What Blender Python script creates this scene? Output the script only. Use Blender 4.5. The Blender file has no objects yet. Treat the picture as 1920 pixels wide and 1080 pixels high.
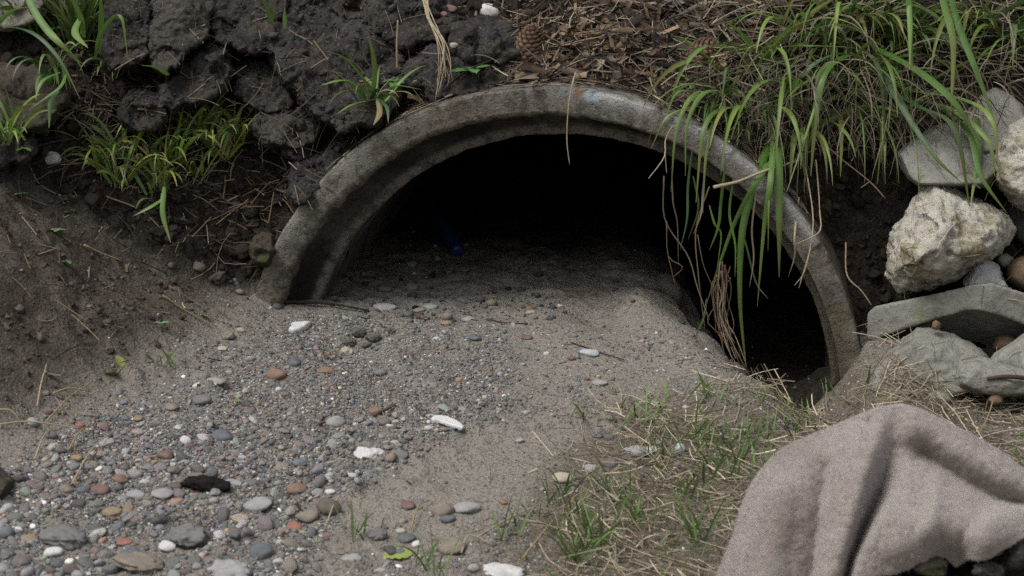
import bpy, math, random
import numpy as np
from mathutils import Vector, Matrix
from mathutils.bvhtree import BVHTree

SC = bpy.context.scene
COL = SC.collection
R = math.radians
rng = np.random.default_rng(11)
random.seed(11)

# ------------------------------------------------------------------ camera
CAM = np.array([-0.057, -3.09, 1.013])
PITCH = R(15)
LENS = 70.0
FPX = LENS / 36 * 1920
cd = bpy.data.cameras.new('camera')
cam = bpy.data.objects.new('camera', cd)
COL.objects.link(cam)
cam.location = CAM
cam.rotation_euler = (R(90) - PITCH, 0, 0)
cd.lens = LENS
cd.sensor_width = 36
cd.clip_start = 0.05
cd.clip_end = 200
cd.dof.use_dof = True
cd.dof.focus_distance = 3.1
cd.dof.aperture_fstop = 7.0
SC.camera = cam

# ------------------------------------------------------------------ sky, sun, exposure
SUN_EL, SUN_AZ = R(58), R(232)      # azimuth measured clockwise from +y
w = bpy.data.worlds.new('World')
SC.world = w
w.use_nodes = True
nt = w.node_tree
nt.nodes.clear()
sky = nt.nodes.new('ShaderNodeTexSky')
sky.sky_type = 'NISHITA'
sky.sun_disc = False
sky.sun_elevation = SUN_EL
sky.sun_rotation = SUN_AZ
sky.dust_density = 4.0
sky.air_density = 1.0
hs = nt.nodes.new('ShaderNodeHueSaturation')
hs.inputs['Saturation'].default_value = 0.30
bg = nt.nodes.new('ShaderNodeBackground')
bg.inputs['Strength'].default_value = 0.12
wo = nt.nodes.new('ShaderNodeOutputWorld')
nt.links.new(sky.outputs[0], hs.inputs['Color'])
nt.links.new(hs.outputs[0], bg.inputs['Color'])
nt.links.new(bg.outputs[0], wo.inputs['Surface'])
sl = bpy.data.lights.new('sun', 'SUN')
sl.energy = 1.25
sl.angle = R(28)
sl.color = (1.0, 0.97, 0.93)
so = bpy.data.objects.new('sun', sl)
COL.objects.link(so)
sd = Vector((math.sin(SUN_AZ) * math.cos(SUN_EL), math.cos(SUN_AZ) * math.cos(SUN_EL), math.sin(SUN_EL)))
so.rotation_euler = sd.to_track_quat('Z', 'Y').to_euler()
so.location = (0, -3, 6)
SC.view_settings.view_transform = 'Standard'
SC.view_settings.look = 'None'
SC.view_settings.exposure = 0.45
SC.view_settings.gamma = 1
SC.view_settings.use_curve_mapping = False
SC.render.engine = 'CYCLES'
SC.cycles.max_bounces = 6
SC.cycles.use_denoising = False

# ------------------------------------------------------------------ helpers: noise
def _h(ix, iy, iz, seed):
    n = (ix.astype(np.int64) * 374761393 + iy.astype(np.int64) * 668265263 + iz.astype(np.int64) * 2147483647 + seed * 1274126177) & 0xffffffff
    n = ((n ^ (n >> 13)) * 1274126177) & 0xffffffff
    n = ((n ^ (n >> 16)) * 2246822519) & 0xffffffff
    return ((n ^ (n >> 15)) & 0xffffff) / 8388607.5 - 1.0

def vnoise(p, seed=0):
    p = np.asarray(p, float)
    i = np.floor(p)
    f = p - i
    f = f * f * f * (f * (f * 6 - 15) + 10)
    i = i.astype(np.int64)
    x, y, z = i[..., 0], i[..., 1], i[..., 2]
    fx, fy, fz = f[..., 0], f[..., 1], f[..., 2]
    def c(a, b, d): return _h(x + a, y + b, z + d, seed)
    x00 = c(0,0,0) * (1-fx) + c(1,0,0) * fx
    x10 = c(0,1,0) * (1-fx) + c(1,1,0) * fx
    x01 = c(0,0,1) * (1-fx) + c(1,0,1) * fx
    x11 = c(0,1,1) * (1-fx) + c(1,1,1) * fx
    return (x00 * (1-fy) + x10 * fy) * (1-fz) + (x01 * (1-fy) + x11 * fy) * fz

def fbm(p, octv=4, seed=0, gain=0.5, ridged=False):
    p = np.asarray(p, float)
    out = np.zeros(p.shape[:-1])
    a, s = 1.0, 0.0
    for k in range(octv):
        n = vnoise(p * (2.03 ** k) + k * 17.3, seed + k)
        if ridged: n = 1 - 2 * np.abs(n)
        out += a * n
        s += a
        a *= gain
    return out / s

def fbm2(x, y, freq, octv=4, seed=0, gain=0.5, ridged=False, z=None):
    p = np.stack([x * freq, y * freq, (np.zeros_like(x) if z is None else z * freq)], -1)
    return fbm(p, octv, seed, gain, ridged)

def sstep(a, b, x):
    t = np.clip((x - a) / (b - a), 0, 1)
    return t * t * (3 - 2 * t)

def smax(a, b, k):
    h = np.clip(0.5 + 0.5 * (a - b) / k, 0, 1)
    return b * (1 - h) + a * h + k * h * (1 - h)

# ------------------------------------------------------------------ helpers: picture rays
CP, SP = math.cos(PITCH), math.sin(PITCH)
def ray(u, v):
    dx, dy = (u - 960) / FPX, (540 - v) / FPX
    d = np.array([dx, CP + dy * SP, -SP + dy * CP])
    return d / np.linalg.norm(d)
def at(u, v, y):
    d = ray(u, v)
    return Vector(CAM + d * (y - CAM[1]) / d[1])
def proj(x, y, z):
    X, Y, Z = x - CAM[0], y - CAM[1], z - CAM[2]
    dep = Y * CP - Z * SP
    up = Y * SP + Z * CP
    dep = np.where(dep < 0.05, 0.05, dep)
    return 960 + FPX * X / dep, 540 - FPX * up / dep, dep

def poly_sdf(u, v, poly):
    """signed distance, positive inside"""
    P = np.array(poly, float)
    d2 = np.full(u.shape, 1e18)
    ins = np.zeros(u.shape, bool)
    for i in range(len(P)):
        a, b = P[i], P[(i + 1) % len(P)]
        e = b - a
        t = np.clip(((u - a[0]) * e[0] + (v - a[1]) * e[1]) / (e @ e), 0, 1)
        d2 = np.minimum(d2, (u - a[0] - t * e[0]) ** 2 + (v - a[1] - t * e[1]) ** 2)
        c = ((a[1] > v) != (b[1] > v)) & (u < (b[0] - a[0]) * (v - a[1]) / (b[1] - a[1] + 1e-12) + a[0])
        ins ^= c
    d = np.sqrt(d2)
    return np.where(ins, d, -d)

def seg_dist(u, v, pts):
    P = np.array(pts, float)
    d2 = np.full(u.shape, 1e18)
    for a, b in zip(P[:-1], P[1:]):
        e = b - a
        t = np.clip(((u - a[0]) * e[0] + (v - a[1]) * e[1]) / (e @ e), 0, 1)
        d2 = np.minimum(d2, (u - a[0] - t * e[0]) ** 2 + (v - a[1] - t * e[1]) ** 2)
    return np.sqrt(d2)

# ------------------------------------------------------------------ helpers: meshes
def mesh_np(name, V, F, attrs=None, smooth=True):
    """V (n,3); F list of int arrays (k,3) or (k,4)"""
    if not isinstance(F, (list, tuple)): F = [F]
    F = [np.asarray(f, np.int32) for f in F if len(f)]
    me = bpy.data.meshes.new(name)
    me.vertices.add(len(V))
    me.vertices.foreach_set('co', np.asarray(V, np.float32).ravel())
    li = np.concatenate([f.ravel() for f in F])
    tot = np.concatenate([np.full(len(f), f.shape[1], np.int32) for f in F])
    st = np.concatenate([[0], np.cumsum(tot)[:-1]]).astype(np.int32)
    me.loops.add(len(li))
    me.loops.foreach_set('vertex_index', li)
    me.polygons.add(len(tot))
    me.polygons.foreach_set('loop_start', st)
    me.polygons.foreach_set('loop_total', tot)
    if smooth: me.polygons.foreach_set('use_smooth', np.ones(len(tot), bool))
    me.update(calc_edges=True)
    for k, a in (attrs or {}).items():
        a = np.asarray(a, np.float32)
        if a.ndim == 1:
            at_ = me.attributes.new(k, 'FLOAT', 'POINT'); at_.data.foreach_set('value', a)
        else:
            if a.shape[1] == 3: a = np.hstack([a, np.ones((len(a), 1), np.float32)])
            at_ = me.attributes.new(k, 'FLOAT_COLOR', 'POINT'); at_.data.foreach_set('color', a.ravel())
    me.validate()
    return me

def link(name, me, mat, parent=None, loc=None):
    o = bpy.data.objects.new(name, me)
    COL.objects.link(o)
    if mat is not None:
        me.materials.clear()
        me.materials.append(mat)
    if parent is not None: o.parent = parent
    if loc is not None: o.location = loc
    return o

def tag(o, label=None, cat=None, group=None, kind=None):
    if label: o['label'] = label
    if cat: o['category'] = cat
    if group: o['group'] = group
    if kind: o['kind'] = kind
    return o

def thing(name, label, cat, loc=(0, 0, 0), group=None):
    o = bpy.data.objects.new(name, None)
    o.empty_display_size = 0.02
    COL.objects.link(o)
    o.location = loc
    return tag(o, label, cat, group)

def origin_to(V, base):
    return np.asarray(V) - np.asarray(base)

def grid_faces(n, m):
    i = np.arange(n * m).reshape(n, m)
    return np.stack([i[:-1, :-1], i[1:, :-1], i[1:, 1:], i[:-1, 1:]], -1).reshape(-1, 4)

_ico = {}
def ico(sub):
    if sub in _ico: return _ico[sub]
    import bmesh
    bm = bmesh.new()
    bmesh.ops.create_icosphere(bm, subdivisions=sub, radius=1)
    V = np.array([v.co for v in bm.verts])
    F = np.array([[v.index for v in f.verts] for f in bm.faces])
    bm.free()
    _ico[sub] = (V, F)
    return V, F

def stone_shape(sub, seed, angular=0.5, lump=0.15, nplanes=14):
    r = np.random.default_rng(seed)
    D, F = ico(sub)
    D = D / np.linalg.norm(D, axis=1)[:, None]
    N = r.normal(size=(nplanes, 3)); N /= np.linalg.norm(N, axis=1)[:, None]
    d = r.uniform(0.72, 1.0, nplanes)
    c = D @ N.T
    rr = np.where(c > 0.05, d / np.maximum(c, 0.05), 9)
    k = 8 + 30 * angular
    rad = -np.log(np.exp(-k * np.minimum(rr, 3)).sum(1) + np.exp(-k * 1.05)) / k
    V = D * rad[:, None]
    V += D * (lump * 0.5 * fbm(D * 1.7 + seed, 2, seed))[:, None] + D * (lump * 0.35 * fbm(D * 4 + seed, 3, seed + 5))[:, None]
    return V, F

class Merge:
    """collects many pieces of stuff into one mesh"""
    def __init__(s): s.V, s.F, s.C, s.n = [], [], [], 0
    def add(s, V, F, C):
        V = np.asarray(V, float)
        s.V.append(V); s.F.append(np.asarray(F) + s.n)
        C = np.asarray(C, float)
        if C.ndim == 1: C = np.tile(C, (len(V), 1))
        s.C.append(C); s.n += len(V)
    def add_many(s, V, F, M, T, C):
        """V (k,3), M (n,3,3), T (n,3), C (n,3)"""
        n, k = len(M), len(V)
        W = np.einsum('nij,kj->nki', M, V) + T[:, None, :]
        FF = (F[None] + (np.arange(n) * k)[:, None, None]).reshape(-1, F.shape[1])
        s.add(W.reshape(-1, 3), FF, np.repeat(C, k, axis=0))
    def obj(s, name, mat, parent=None, base=None, smooth=True):
        V = np.vstack(s.V)
        fs = {}
        for f in s.F: fs.setdefault(f.shape[1], []).append(f)
        if base is None and parent is None: base = (0, 0, 0)
        if base is None: base = parent.location
        me = mesh_np(name, V - np.asarray(base), [np.vstack(f) for f in fs.values()], {'tint': np.vstack(s.C)}, smooth)
        return link(name, me, mat, parent, None if parent else base)

def rot_basis(z, yaw):
    """matrices whose third column is z, turned by yaw"""
    z = z / np.linalg.norm(z, axis=-1, keepdims=True)
    ref = np.stack([np.cos(yaw), np.sin(yaw), np.zeros_like(yaw)], -1)
    x = ref - (ref * z).sum(-1, keepdims=True) * z
    x /= np.linalg.norm(x, axis=-1, keepdims=True)
    y = np.cross(z, x)
    return np.stack([x, y, z], -1)

# ------------------------------------------------------------------ helpers: materials
class NT:
    def __init__(s, name, rough=0.9, spec=0.25):
        s.m = bpy.data.materials.new(name)
        s.m.use_nodes = True
        s.t = s.m.node_tree
        s.b = s.t.nodes['Principled BSDF']
        s.b.inputs['Roughness'].default_value = rough
        s.b.inputs['Specular IOR Level'].default_value = spec
        s.tc = s.t.nodes.new('ShaderNodeTexCoord')
        s.pos = s.tc.outputs['Object']
    def n(s, t, **kw):
        x = s.t.nodes.new(t)
        for k, v in kw.items(): setattr(x, k, v)
        return x
    def put(s, sock, val):
        if hasattr(val, 'is_output'): s.t.links.new(val, sock)
        elif isinstance(val, tuple) and len(val) == 3: sock.default_value = (*val, 1)
        else: sock.default_value = val
    def noise(s, scale, detail=4, rough=0.6, vec=None, dist=0.0):
        x = s.n('ShaderNodeTexNoise')
        x.inputs['Scale'].default_value = scale
        x.inputs['Detail'].default_value = detail
        x.inputs['Roughness'].default_value = rough
        x.inputs['Distortion'].default_value = dist
        s.put(x.inputs['Vector'], vec or s.pos)
        return x.outputs['Fac']
    def vor(s, scale, feat='F1', out='Distance', vec=None):
        x = s.n('ShaderNodeTexVoronoi', feature=feat)
        x.inputs['Scale'].default_value = scale
        s.put(x.inputs['Vector'], vec or s.pos)
        return x.outputs[out]
    def ramp(s, fac, a, b):
        x = s.n('ShaderNodeMapRange', interpolation_type='SMOOTHSTEP')
        x.inputs['From Min'].default_value = a
        x.inputs['From Max'].default_value = b
        s.put(x.inputs['Value'], fac)
        return x.outputs['Result']
    def mix(s, fac, a, b, mode='MIX'):
        x = s.n('ShaderNodeMix', data_type='RGBA', blend_type=mode)
        s.put(x.inputs[0], fac); s.put(x.inputs[6], a); s.put(x.inputs[7], b)
        return x.outputs[2]
    def math(s, op, a, b=0.0):
        x = s.n('ShaderNodeMath', operation=op)
        s.put(x.inputs[0], a); s.put(x.inputs[1], b)
        return x.outputs[0]
    def attr(s, name, out='Color'):
        return s.n('ShaderNodeAttribute', attribute_name=name).outputs[out]
    def scale_col(s, c, f):
        """colour times a scalar socket"""
        x = s.n('ShaderNodeVectorMath', operation='SCALE')
        s.put(x.inputs[0], c); s.put(x.inputs['Scale'], f)
        return x.outputs[0]
    def bump(s, h, dist=0.002, strength=1.0, normal=None):
        x = s.n('ShaderNodeBump')
        x.inputs['Strength'].default_value = strength
        x.inputs['Distance'].default_value = dist
        s.put(x.inputs['Height'], h)
        if normal is not None: s.put(x.inputs['Normal'], normal)
        return x.outputs[0]
    def done(s, col, normal=None):
        s.put(s.b.inputs['Base Color'], col)
        if normal is not None: s.put(s.b.inputs['Normal'], normal)
        return s.m

def mat_stone(name, src):
    t = NT(name, 0.85, 0.25)
    if src == 'tint': c = t.attr('tint')
    else:
        c = t.n('ShaderNodeObjectInfo').outputs['Color']
    f = t.math('ADD', t.math('MULTIPLY', t.noise(90, 4, 0.65), 0.9), 0.55)
    c = t.scale_col(c, f)
    c = t.mix(t.ramp(t.noise(35, 3), 0.52, 0.72), c, t.mix(0.55, c, (0.19, 0.17, 0.145)))
    return t.done(c, t.bump(t.noise(260, 3), 0.0012, 0.6))
M_PEB_STUFF = mat_stone('gravel_mixed', 'tint')
M_PEB = mat_stone('pebble_stone', 'obj')

def mat_tint(name, rough=0.8, spec=0.2, trans=0.0, vary=0.35, scale=60):
    t = NT(name, rough, spec)
    c = t.attr('tint')
    f = t.math('ADD', t.math('MULTIPLY', t.noise(scale, 3), 2 * vary), 1 - vary)
    c = t.scale_col(c, f)
    t.done(c)
    if trans > 0:
        tr = t.n('ShaderNodeBsdfTranslucent')
        t.put(tr.inputs['Color'], c)
        mx = t.n('ShaderNodeMixShader')
        mx.inputs[0].default_value = trans
        t.t.links.new(t.b.outputs[0], mx.inputs[1])
        t.t.links.new(tr.outputs[0], mx.inputs[2])
        t.t.links.new(mx.outputs[0], t.t.nodes['Material Output'].inputs['Surface'])
    return t.m
M_GRASS = mat_tint('grass_blade', 0.45, 0.4, 0.3, 0.22, 40)
M_STRAW = mat_tint('dry_straw', 0.8, 0.2, 0.1, 0.3, 80)
M_WOOD = mat_tint('wood_debris', 0.9, 0.15, 0.0, 0.45, 120)
M_SOILBIT = mat_tint('soil_clod', 0.95, 0.15, 0.0, 0.4, 90)
M_LEAF = mat_tint('leaf', 0.6, 0.3, 0.2, 0.2, 60)

# ------------------------------------------------------------------ the ground: one sheet (stream bed, soil slope, bank)
YAW = R(8)
PR, PIN, PLEN = 0.51, 0.436, 3.4
CA, SA = math.cos(YAW), math.sin(YAW)
def to_pipe(x, y): return x * CA - y * SA, x * SA + y * CA
def from_pipe(xl, yl): return xl * CA + yl * SA, -xl * SA + yl * CA

POLY_GRAVEL = [(-300, 980), (0, 890), (110, 815), (210, 770), (330, 700), (450, 635), (560, 590), (700, 550), (900, 545), (960, 640), (960, 770), (860, 810), (740, 870), (640, 930), (600, 1030), (560, 1300), (-300, 1300)]
POLY_SAND1 = [(600, 1060), (640, 940), (760, 865), (880, 805), (960, 775), (1150, 765), (1300, 780), (1120, 870), (1010, 950), (900, 1010), (760, 1040)]
POLY_SAND2 = [(860, 560), (1000, 480), (1230, 470), (1300, 560), (1410, 700), (1400, 760), (1250, 760), (1050, 730), (900, 640)]
POLY_MULCH = [(700, 215), (860, 175), (960, 60), (960, -200), (1500, -200), (1420, 60), (1330, 160), (1240, 210), (1060, 158), (900, 175)]
POLY_STRAW = [(1040, 860), (1250, 760), (1480, 720), (1660, 690), (2100, 720), (2100, 1200), (900, 1200), (960, 990)]

def ground_fn(x, y):
    """the wash of sediment, no bank"""
    z = 0.106 + 0.108 * np.clip(y, -2.6, 0) + 0.02 * np.clip(y, 0, 2.5)
    z = z - 0.03 * np.clip(x, -0.9, 0) - 0.062 * np.clip(x, 0, 0.9)
    z += 0.5 * 0.5 * (np.sqrt((y + 6.0) ** 2 + 0.3) - (y + 6.0)) * 0.8          # unseen rise behind the camera, added to keep sky light out of the pipe
    # scoured channel on the right of the mound
    xe = np.interp(y, [-0.75, -0.42, -0.25, -0.16, 0.05, 0.33, 1.0], [0.50, 0.37, 0.335, 0.305, 0.265, 0.235, 0.19])
    depth = np.interp(y, [-0.75, -0.38, -0.22, -0.1, 0.4, 2.0], [0.0, 0.012, 0.055, 0.10, 0.15, 0.15])
    t = x - xe + 0.045 * fbm2(x, y, 9, 4, 5)
    z -= depth * (0.55 * sstep(-0.10, 0.15, t) + 0.45 * sstep(-0.01, 0.09, t)) * (1 - 0.85 * sstep(0.10, 0.24, t) * sstep(0.2, 0.0, y))
    z += 0.018 * np.exp(-(t + 0.05) ** 2 / 0.006) * sstep(-0.5, -0.2, y)
    z += 0.020 * np.exp(-((x - 0.09) / 0.17) ** 2 - ((y + 0.02) / 0.24) ** 2)
    z += 0.055 * np.exp(-((x - 0.54) / 0.085) ** 2 - ((y + 0.10) / 0.14) ** 2)
    # hollow in the sand, small heap of crumbs, tongue of sand
    z -= 0.030 * np.exp(-((x - 0.085) ** 2 / 0.0022 + (y - 0.06) ** 2 / 0.004))
    z += 0.020 * np.exp(-((x - 0.145) ** 2 / 0.0030 + (y - 0.10) ** 2 / 0.006))
    z -= 0.016 * np.exp(-((x + 0.30) ** 2 / 0.003 + (y + 0.10) ** 2 / 0.003))
    return z

def xline(y):
    return np.interp(y, [-2.5, -1.2, -0.75, -0.52, -0.37, -0.15, 0.0, 0.3], [-1.9, -1.22, -0.92, -0.775, -0.675, -0.565, -0.505, -0.48])

BX = [-3, -0.85, -0.66, -0.53, -0.47, -0.35, -0.2, 0, 0.25, 0.40, 0.47, 0.56, 0.75, 1.2, 3]
BY = [-0.17, -0.13, -0.10, -0.01, 0.03, 0.05, 0.05, 0.05, 0.05, 0.08, 0.10, 0.11, 0.10, 0.06, 0.0]
BZ = [0.34, 0.30, 0.20, 0.17, 0.17, 0.34, 0.455, 0.49, 0.425, 0.28, 0.10, 0.05, 0.06, 0.10, 0.2]
BS = [1.0, 1.25, 1.55, 1.8, 1.7, 1.3, 1.1, 0.95, 1.15, 2.1, 3.2, 3.4, 2.4, 1.6, 1.2]
def terrain_fn(x, y):
    g = ground_fn(x, y)
    xx = xline(y) - x
    sl = 0.60 * 0.5 * (xx + np.sqrt(xx * xx + 0.004))
    sl = np.where(sl > 0.9, 0.9 + 0.3 * np.tanh((sl - 0.9) / 0.3), sl)
    rx = x - 1.05 + 0.15 * y
    sr = 0.45 * 0.5 * (rx + np.sqrt(rx * rx + 0.02))
    sr = np.where(sr > 0.7, 0.7 + 0.4 * np.tanh((sr - 0.7) / 0.4), sr)
    g = g + sl + sr + 0.035 * np.exp(-((x + 0.86) / 0.16) ** 2 - ((y + 0.28) / 0.20) ** 2)
    xl, yl = to_pipe(x, y)
    yb, zb, sb = np.interp(xl, BX, BY), np.interp(xl, BX, BZ), np.interp(xl, BX, BS)
    wob = 0.035 * fbm2(x, y, 9, 3, 21) * sstep(0.02, 0.12, np.abs(yl - yb) + sstep(0.5, 0.62, np.abs(xl)))
    d = yl - yb + wob
    up = zb + sb * d
    over = np.maximum(up - 0.82, 0)
    up = np.minimum(up, 0.82) + 0.55 * np.tanh(over / 0.9)
    b = np.where(d > 0, up, zb + 12 * d)
    z = smax(g, b, 0.02)
    return z, g, b

def axis(lo, hi, step, out, n):
    a = np.arange(lo, hi + 1e-9, step)
    r_ = np.cumsum(np.geomspace(step * 1.3, (out * 0.28), n))
    r_ = r_ / r_[-1] * out
    return np.concatenate([lo - r_[::-1], a, hi + r_])
gx = axis(-1.02, 0.98, 0.0031, 12, 34)
gy_a = np.arange(-1.12, -0.12, 0.0034)
gy_b = np.arange(-0.12, 0.42, 0.0021)
gy_c = np.arange(0.42, 0.70, 0.006)
r_ = np.cumsum(np.geomspace(0.006, 3.0, 30)); r_ = r_ / r_[-1] * 12
gy = np.concatenate([-1.12 - r_[::-1], gy_a, gy_b, gy_c, 0.70 + r_])
GX, GY = np.meshgrid(gx, gy, indexing='ij')
TZ, TG, TB = terrain_fn(GX, GY)
near = ((np.abs(GX) < 1.6) & (np.abs(GY) < 1.9))
PU, PV, PD = proj(GX, GY, TZ)
isbank = sstep(0.0, 0.03, TB - TG)                    # 1 on the cut bank
lefts = sstep(-0.02, 0.08, xline(GY) - GX) * (1 - isbank)
def zone(poly, soft, jit=18, seed=3):
    return sstep(-soft, soft, poly_sdf(PU, PV, poly) + jit * fbm2(GX, GY, 16, 3, seed, z=TZ))
Zg = zone(POLY_GRAVEL, 60, 50) * (1 - isbank)
Zs = np.maximum(0.9 * zone(POLY_SAND1, 55, 60, 8), 0.8 * zone(POLY_SAND2, 70, 60, 9)) * (1 - isbank) * (1 - 0.4 * Zg)
Zm = zone(POLY_MULCH, 30, 20, 12)
Zst = zone(POLY_STRAW, 40, 30, 13) * (1 - isbank)
# relief
rough = 0.004 * fbm2(GX, GY, 9, 4, 31) + 0.0022 * fbm2(GX, GY, 55, 4, 37)
lump = fbm2(GX, GY, 22, 5, 41, 0.55, z=TZ)
rid = fbm2(GX, GY, 34, 4, 45, 0.5, True, z=TZ)
crumb = fbm2(GX, GY, 120, 3, 47, 0.6, z=TZ)
flatmask = 0.55 + 0.45 * (1 - Zs)
crust = fbm(np.stack([GX * 16 + GY * 9, GY * 34 - GX * 6, 0 * GX], -1), 4, 57, 0.55, True)
TZ = TZ + (1 - isbank) * (0.0070 * sstep(0.0, 0.5, crust) + 0.0065 * sstep(0.15, 0.5, fbm2(GX, GY, 26, 4, 58))) * sstep(-0.3, 0.3, fbm2(GX, GY, 6, 2, 59))
TZ = TZ + rough * flatmask * (1 + 0.4 * Zg)
TZ += isbank * (0.034 * lump + 0.016 * rid + 0.007 * crumb) * (1 - 0.45 * Zm)
TZ += lefts * (0.007 * lump + 0.0035 * rid * sstep(-0.2, 0.4, fbm2(GX, GY, 5, 2, 77)) + 0.0015 * crumb)
TZ += (1 - isbank) * (1 - lefts) * (0.0012 * crumb + 0.003 * rid * (1 - Zs) * 0.5)
TZ += Zg * (0.004 * fbm2(GX, GY, 30, 3, 55) + 0.002 * rid)
TZ += Zst * 0.006 * lump
# thin pebbly cut edge between soil and gravel
TZ += lefts * -0.012 * np.exp(-((xline(GY) - GX - 0.11) / 0.05) ** 2) * sstep(-0.1, 0.5, fbm2(GX, GY, 11, 3, 83))

xl_, yl_ = to_pipe(GX, GY)
hole = (yl_ > -0.004) & (xl_ ** 2 + TZ ** 2 < (PR - 0.035) ** 2) & (yl_ < PLEN - 0.2)
hole |= (yl_ > -0.004) & (np.abs(xl_) < PR - 0.035) & (TZ < 0.1) & (yl_ < PLEN - 0.2)
F = grid_faces(len(gx), len(gy))
hf = hole.ravel()
F = F[~hf[F].any(1)]
V = np.stack([GX, GY, TZ], -1).reshape(-1, 3)
A_soil = np.clip(isbank + lefts, 0, 1)
A = np.stack([A_soil, Zs, Zm], -1).reshape(-1, 3)
A2 = np.stack([Zg, Zst, lefts], -1).reshape(-1, 3)
# the sediment that goes on into the pipe
sx = np.arange(-0.47, 0.471, 0.004)
sy = np.concatenate([np.arange(-0.012, 0.7, 0.0045), np.arange(0.7, PLEN - 0.05, 0.03)])
SXL, SYL = np.meshgrid(sx, sy, indexing='ij')
SX, SY = from_pipe(SXL, SYL)
SG = terrain_fn(SX, np.minimum(SY, 9))[1]
sl_in = 0.60 * 0.5 * ((xline(SY) - SX) + np.sqrt((xline(SY) - SX) ** 2 + 0.004))
SZ = SG - sl_in * sstep(0.0, 0.15, SYL)
SZ += 0.004 * fbm2(SX, SY, 9, 4, 31) + 0.0022 * fbm2(SX, SY, 55, 4, 37) + 0.0016 * fbm2(SX, SY, 120, 3, 47, 0.6)
SZ += 0.010 * fbm2(SX, SY, 16, 4, 52) * sstep(-0.02, 0.12, SYL)
SZ += sstep(0.15, 0.4, SYL) * 0.006 * fbm2(SX, SY, 40, 3, 49)
SU, SV, _d = proj(SX, SY, SZ)
s_sand = sstep(-30, 30, poly_sdf(SU, SV, POLY_SAND2) + 30 * fbm2(SX, SY, 16, 3, 9))
s_grav = sstep(-35, 35, poly_sdf(SU, SV, POLY_GRAVEL))
s_soil_shade = np.maximum(sstep(0.25, 0.62, SYL), sstep(0.02, 0.08, SX - np.interp(SY, [-0.25, 0.05, 0.33, 1.0], [0.335, 0.265, 0.235, 0.19])))  # darkening with depth paints in the pipe's gloom; channel floor is dark soil
V2 = np.stack([SX, SY, SZ], -1).reshape(-1, 3)
F2 = grid_faces(len(sx), len(sy)) + len(V)
A = np.vstack([A, np.stack([s_soil_shade, s_sand * (1 - s_soil_shade), 0 * s_sand], -1).reshape(-1, 3)])
A2 = np.vstack([A2, np.stack([s_grav, 0 * s_sand, 0 * s_sand], -1).reshape(-1, 3)])

def mat_ground():
    t = NT('earth', 0.95, 0.15)
    a, b = t.n('ShaderNodeSeparateColor'), t.n('ShaderNodeSeparateColor')
    t.put(a.inputs[0], t.attr('zone_a')); t.put(b.inputs[0], t.attr('zone_b'))
    soil, sand, mulch = a.outputs
    grav, straw, slope = b.outputs
    n1, n2, n3 = t.noise(14, 5, 0.65), t.noise(70, 5, 0.7), t.noise(420, 3, 0.7)
    base = t.mix(n2, (0.165, 0.147, 0.124), (0.245, 0.220, 0.188))            # gritty silt
    sandc = t.mix(n1, (0.195, 0.177, 0.150), (0.265, 0.242, 0.207))
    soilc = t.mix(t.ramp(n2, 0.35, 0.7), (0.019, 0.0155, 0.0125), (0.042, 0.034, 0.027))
    dry = t.mix(n2, (0.075, 0.064, 0.051), (0.122, 0.106, 0.087))
    slopec = t.mix(t.ramp(t.noise(9, 5, 0.7), 0.40, 0.62), t.mix(n2, (0.042, 0.034, 0.027), (0.076, 0.064, 0.051)), dry)
    soilc = t.mix(slope, soilc, slopec)
    mulchc = t.mix(n2, (0.040, 0.027, 0.019), (0.085, 0.060, 0.042))
    gravc = t.mix(t.vor(160, out='Color'), (0.135, 0.126, 0.114), (0.235, 0.22, 0.197))
    strawc = t.mix(n2, (0.11, 0.095, 0.072), (0.175, 0.152, 0.118))
    c = t.mix(sand, base, sandc)
    c = t.mix(t.math('MULTIPLY', grav, 0.75), c, gravc)
    c = t.mix(straw, c, strawc)
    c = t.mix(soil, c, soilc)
    c = t.mix(mulch, c, mulchc)
    c = t.scale_col(c, t.math('ADD', t.math('MULTIPLY', n3, 0.9), 0.55))
    # light and dark grains
    g = t.vor(300, out='Color')
    sep = t.n('ShaderNodeSeparateColor'); t.put(sep.inputs[0], g)
    lightg = t.math('MULTIPLY', t.ramp(sep.outputs[0], 0.92, 0.98), t.math('SUBTRACT', 0.5, t.math('MULTIPLY', soil, 0.45)))
    darkg = t.math('MULTIPLY', t.ramp(sep.outputs[1], 0.80, 0.88), 0.6)
    c = t.mix(darkg, c, t.scale_col(c, 0.35))
    c = t.mix(lightg, c, (0.30, 0.285, 0.26))
    h = t.math('ADD', t.math('MULTIPLY', n3, 0.6), t.math('MULTIPLY', n2, 1.2))
    h = t.math('ADD', h, t.math('MULTIPLY', t.vor(210), 0.7))
    return t.done(c, t.bump(h, 0.004, 0.75))
me = mesh_np('ground', np.vstack([V, V2]), [F, F2], {'zone_a': A, 'zone_b': A2})
ground = link('ground', me, mat_ground())
tag(ground, 'grey sandy gravel wash and dark earth bank around the pipe mouth', kind='structure')

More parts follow.
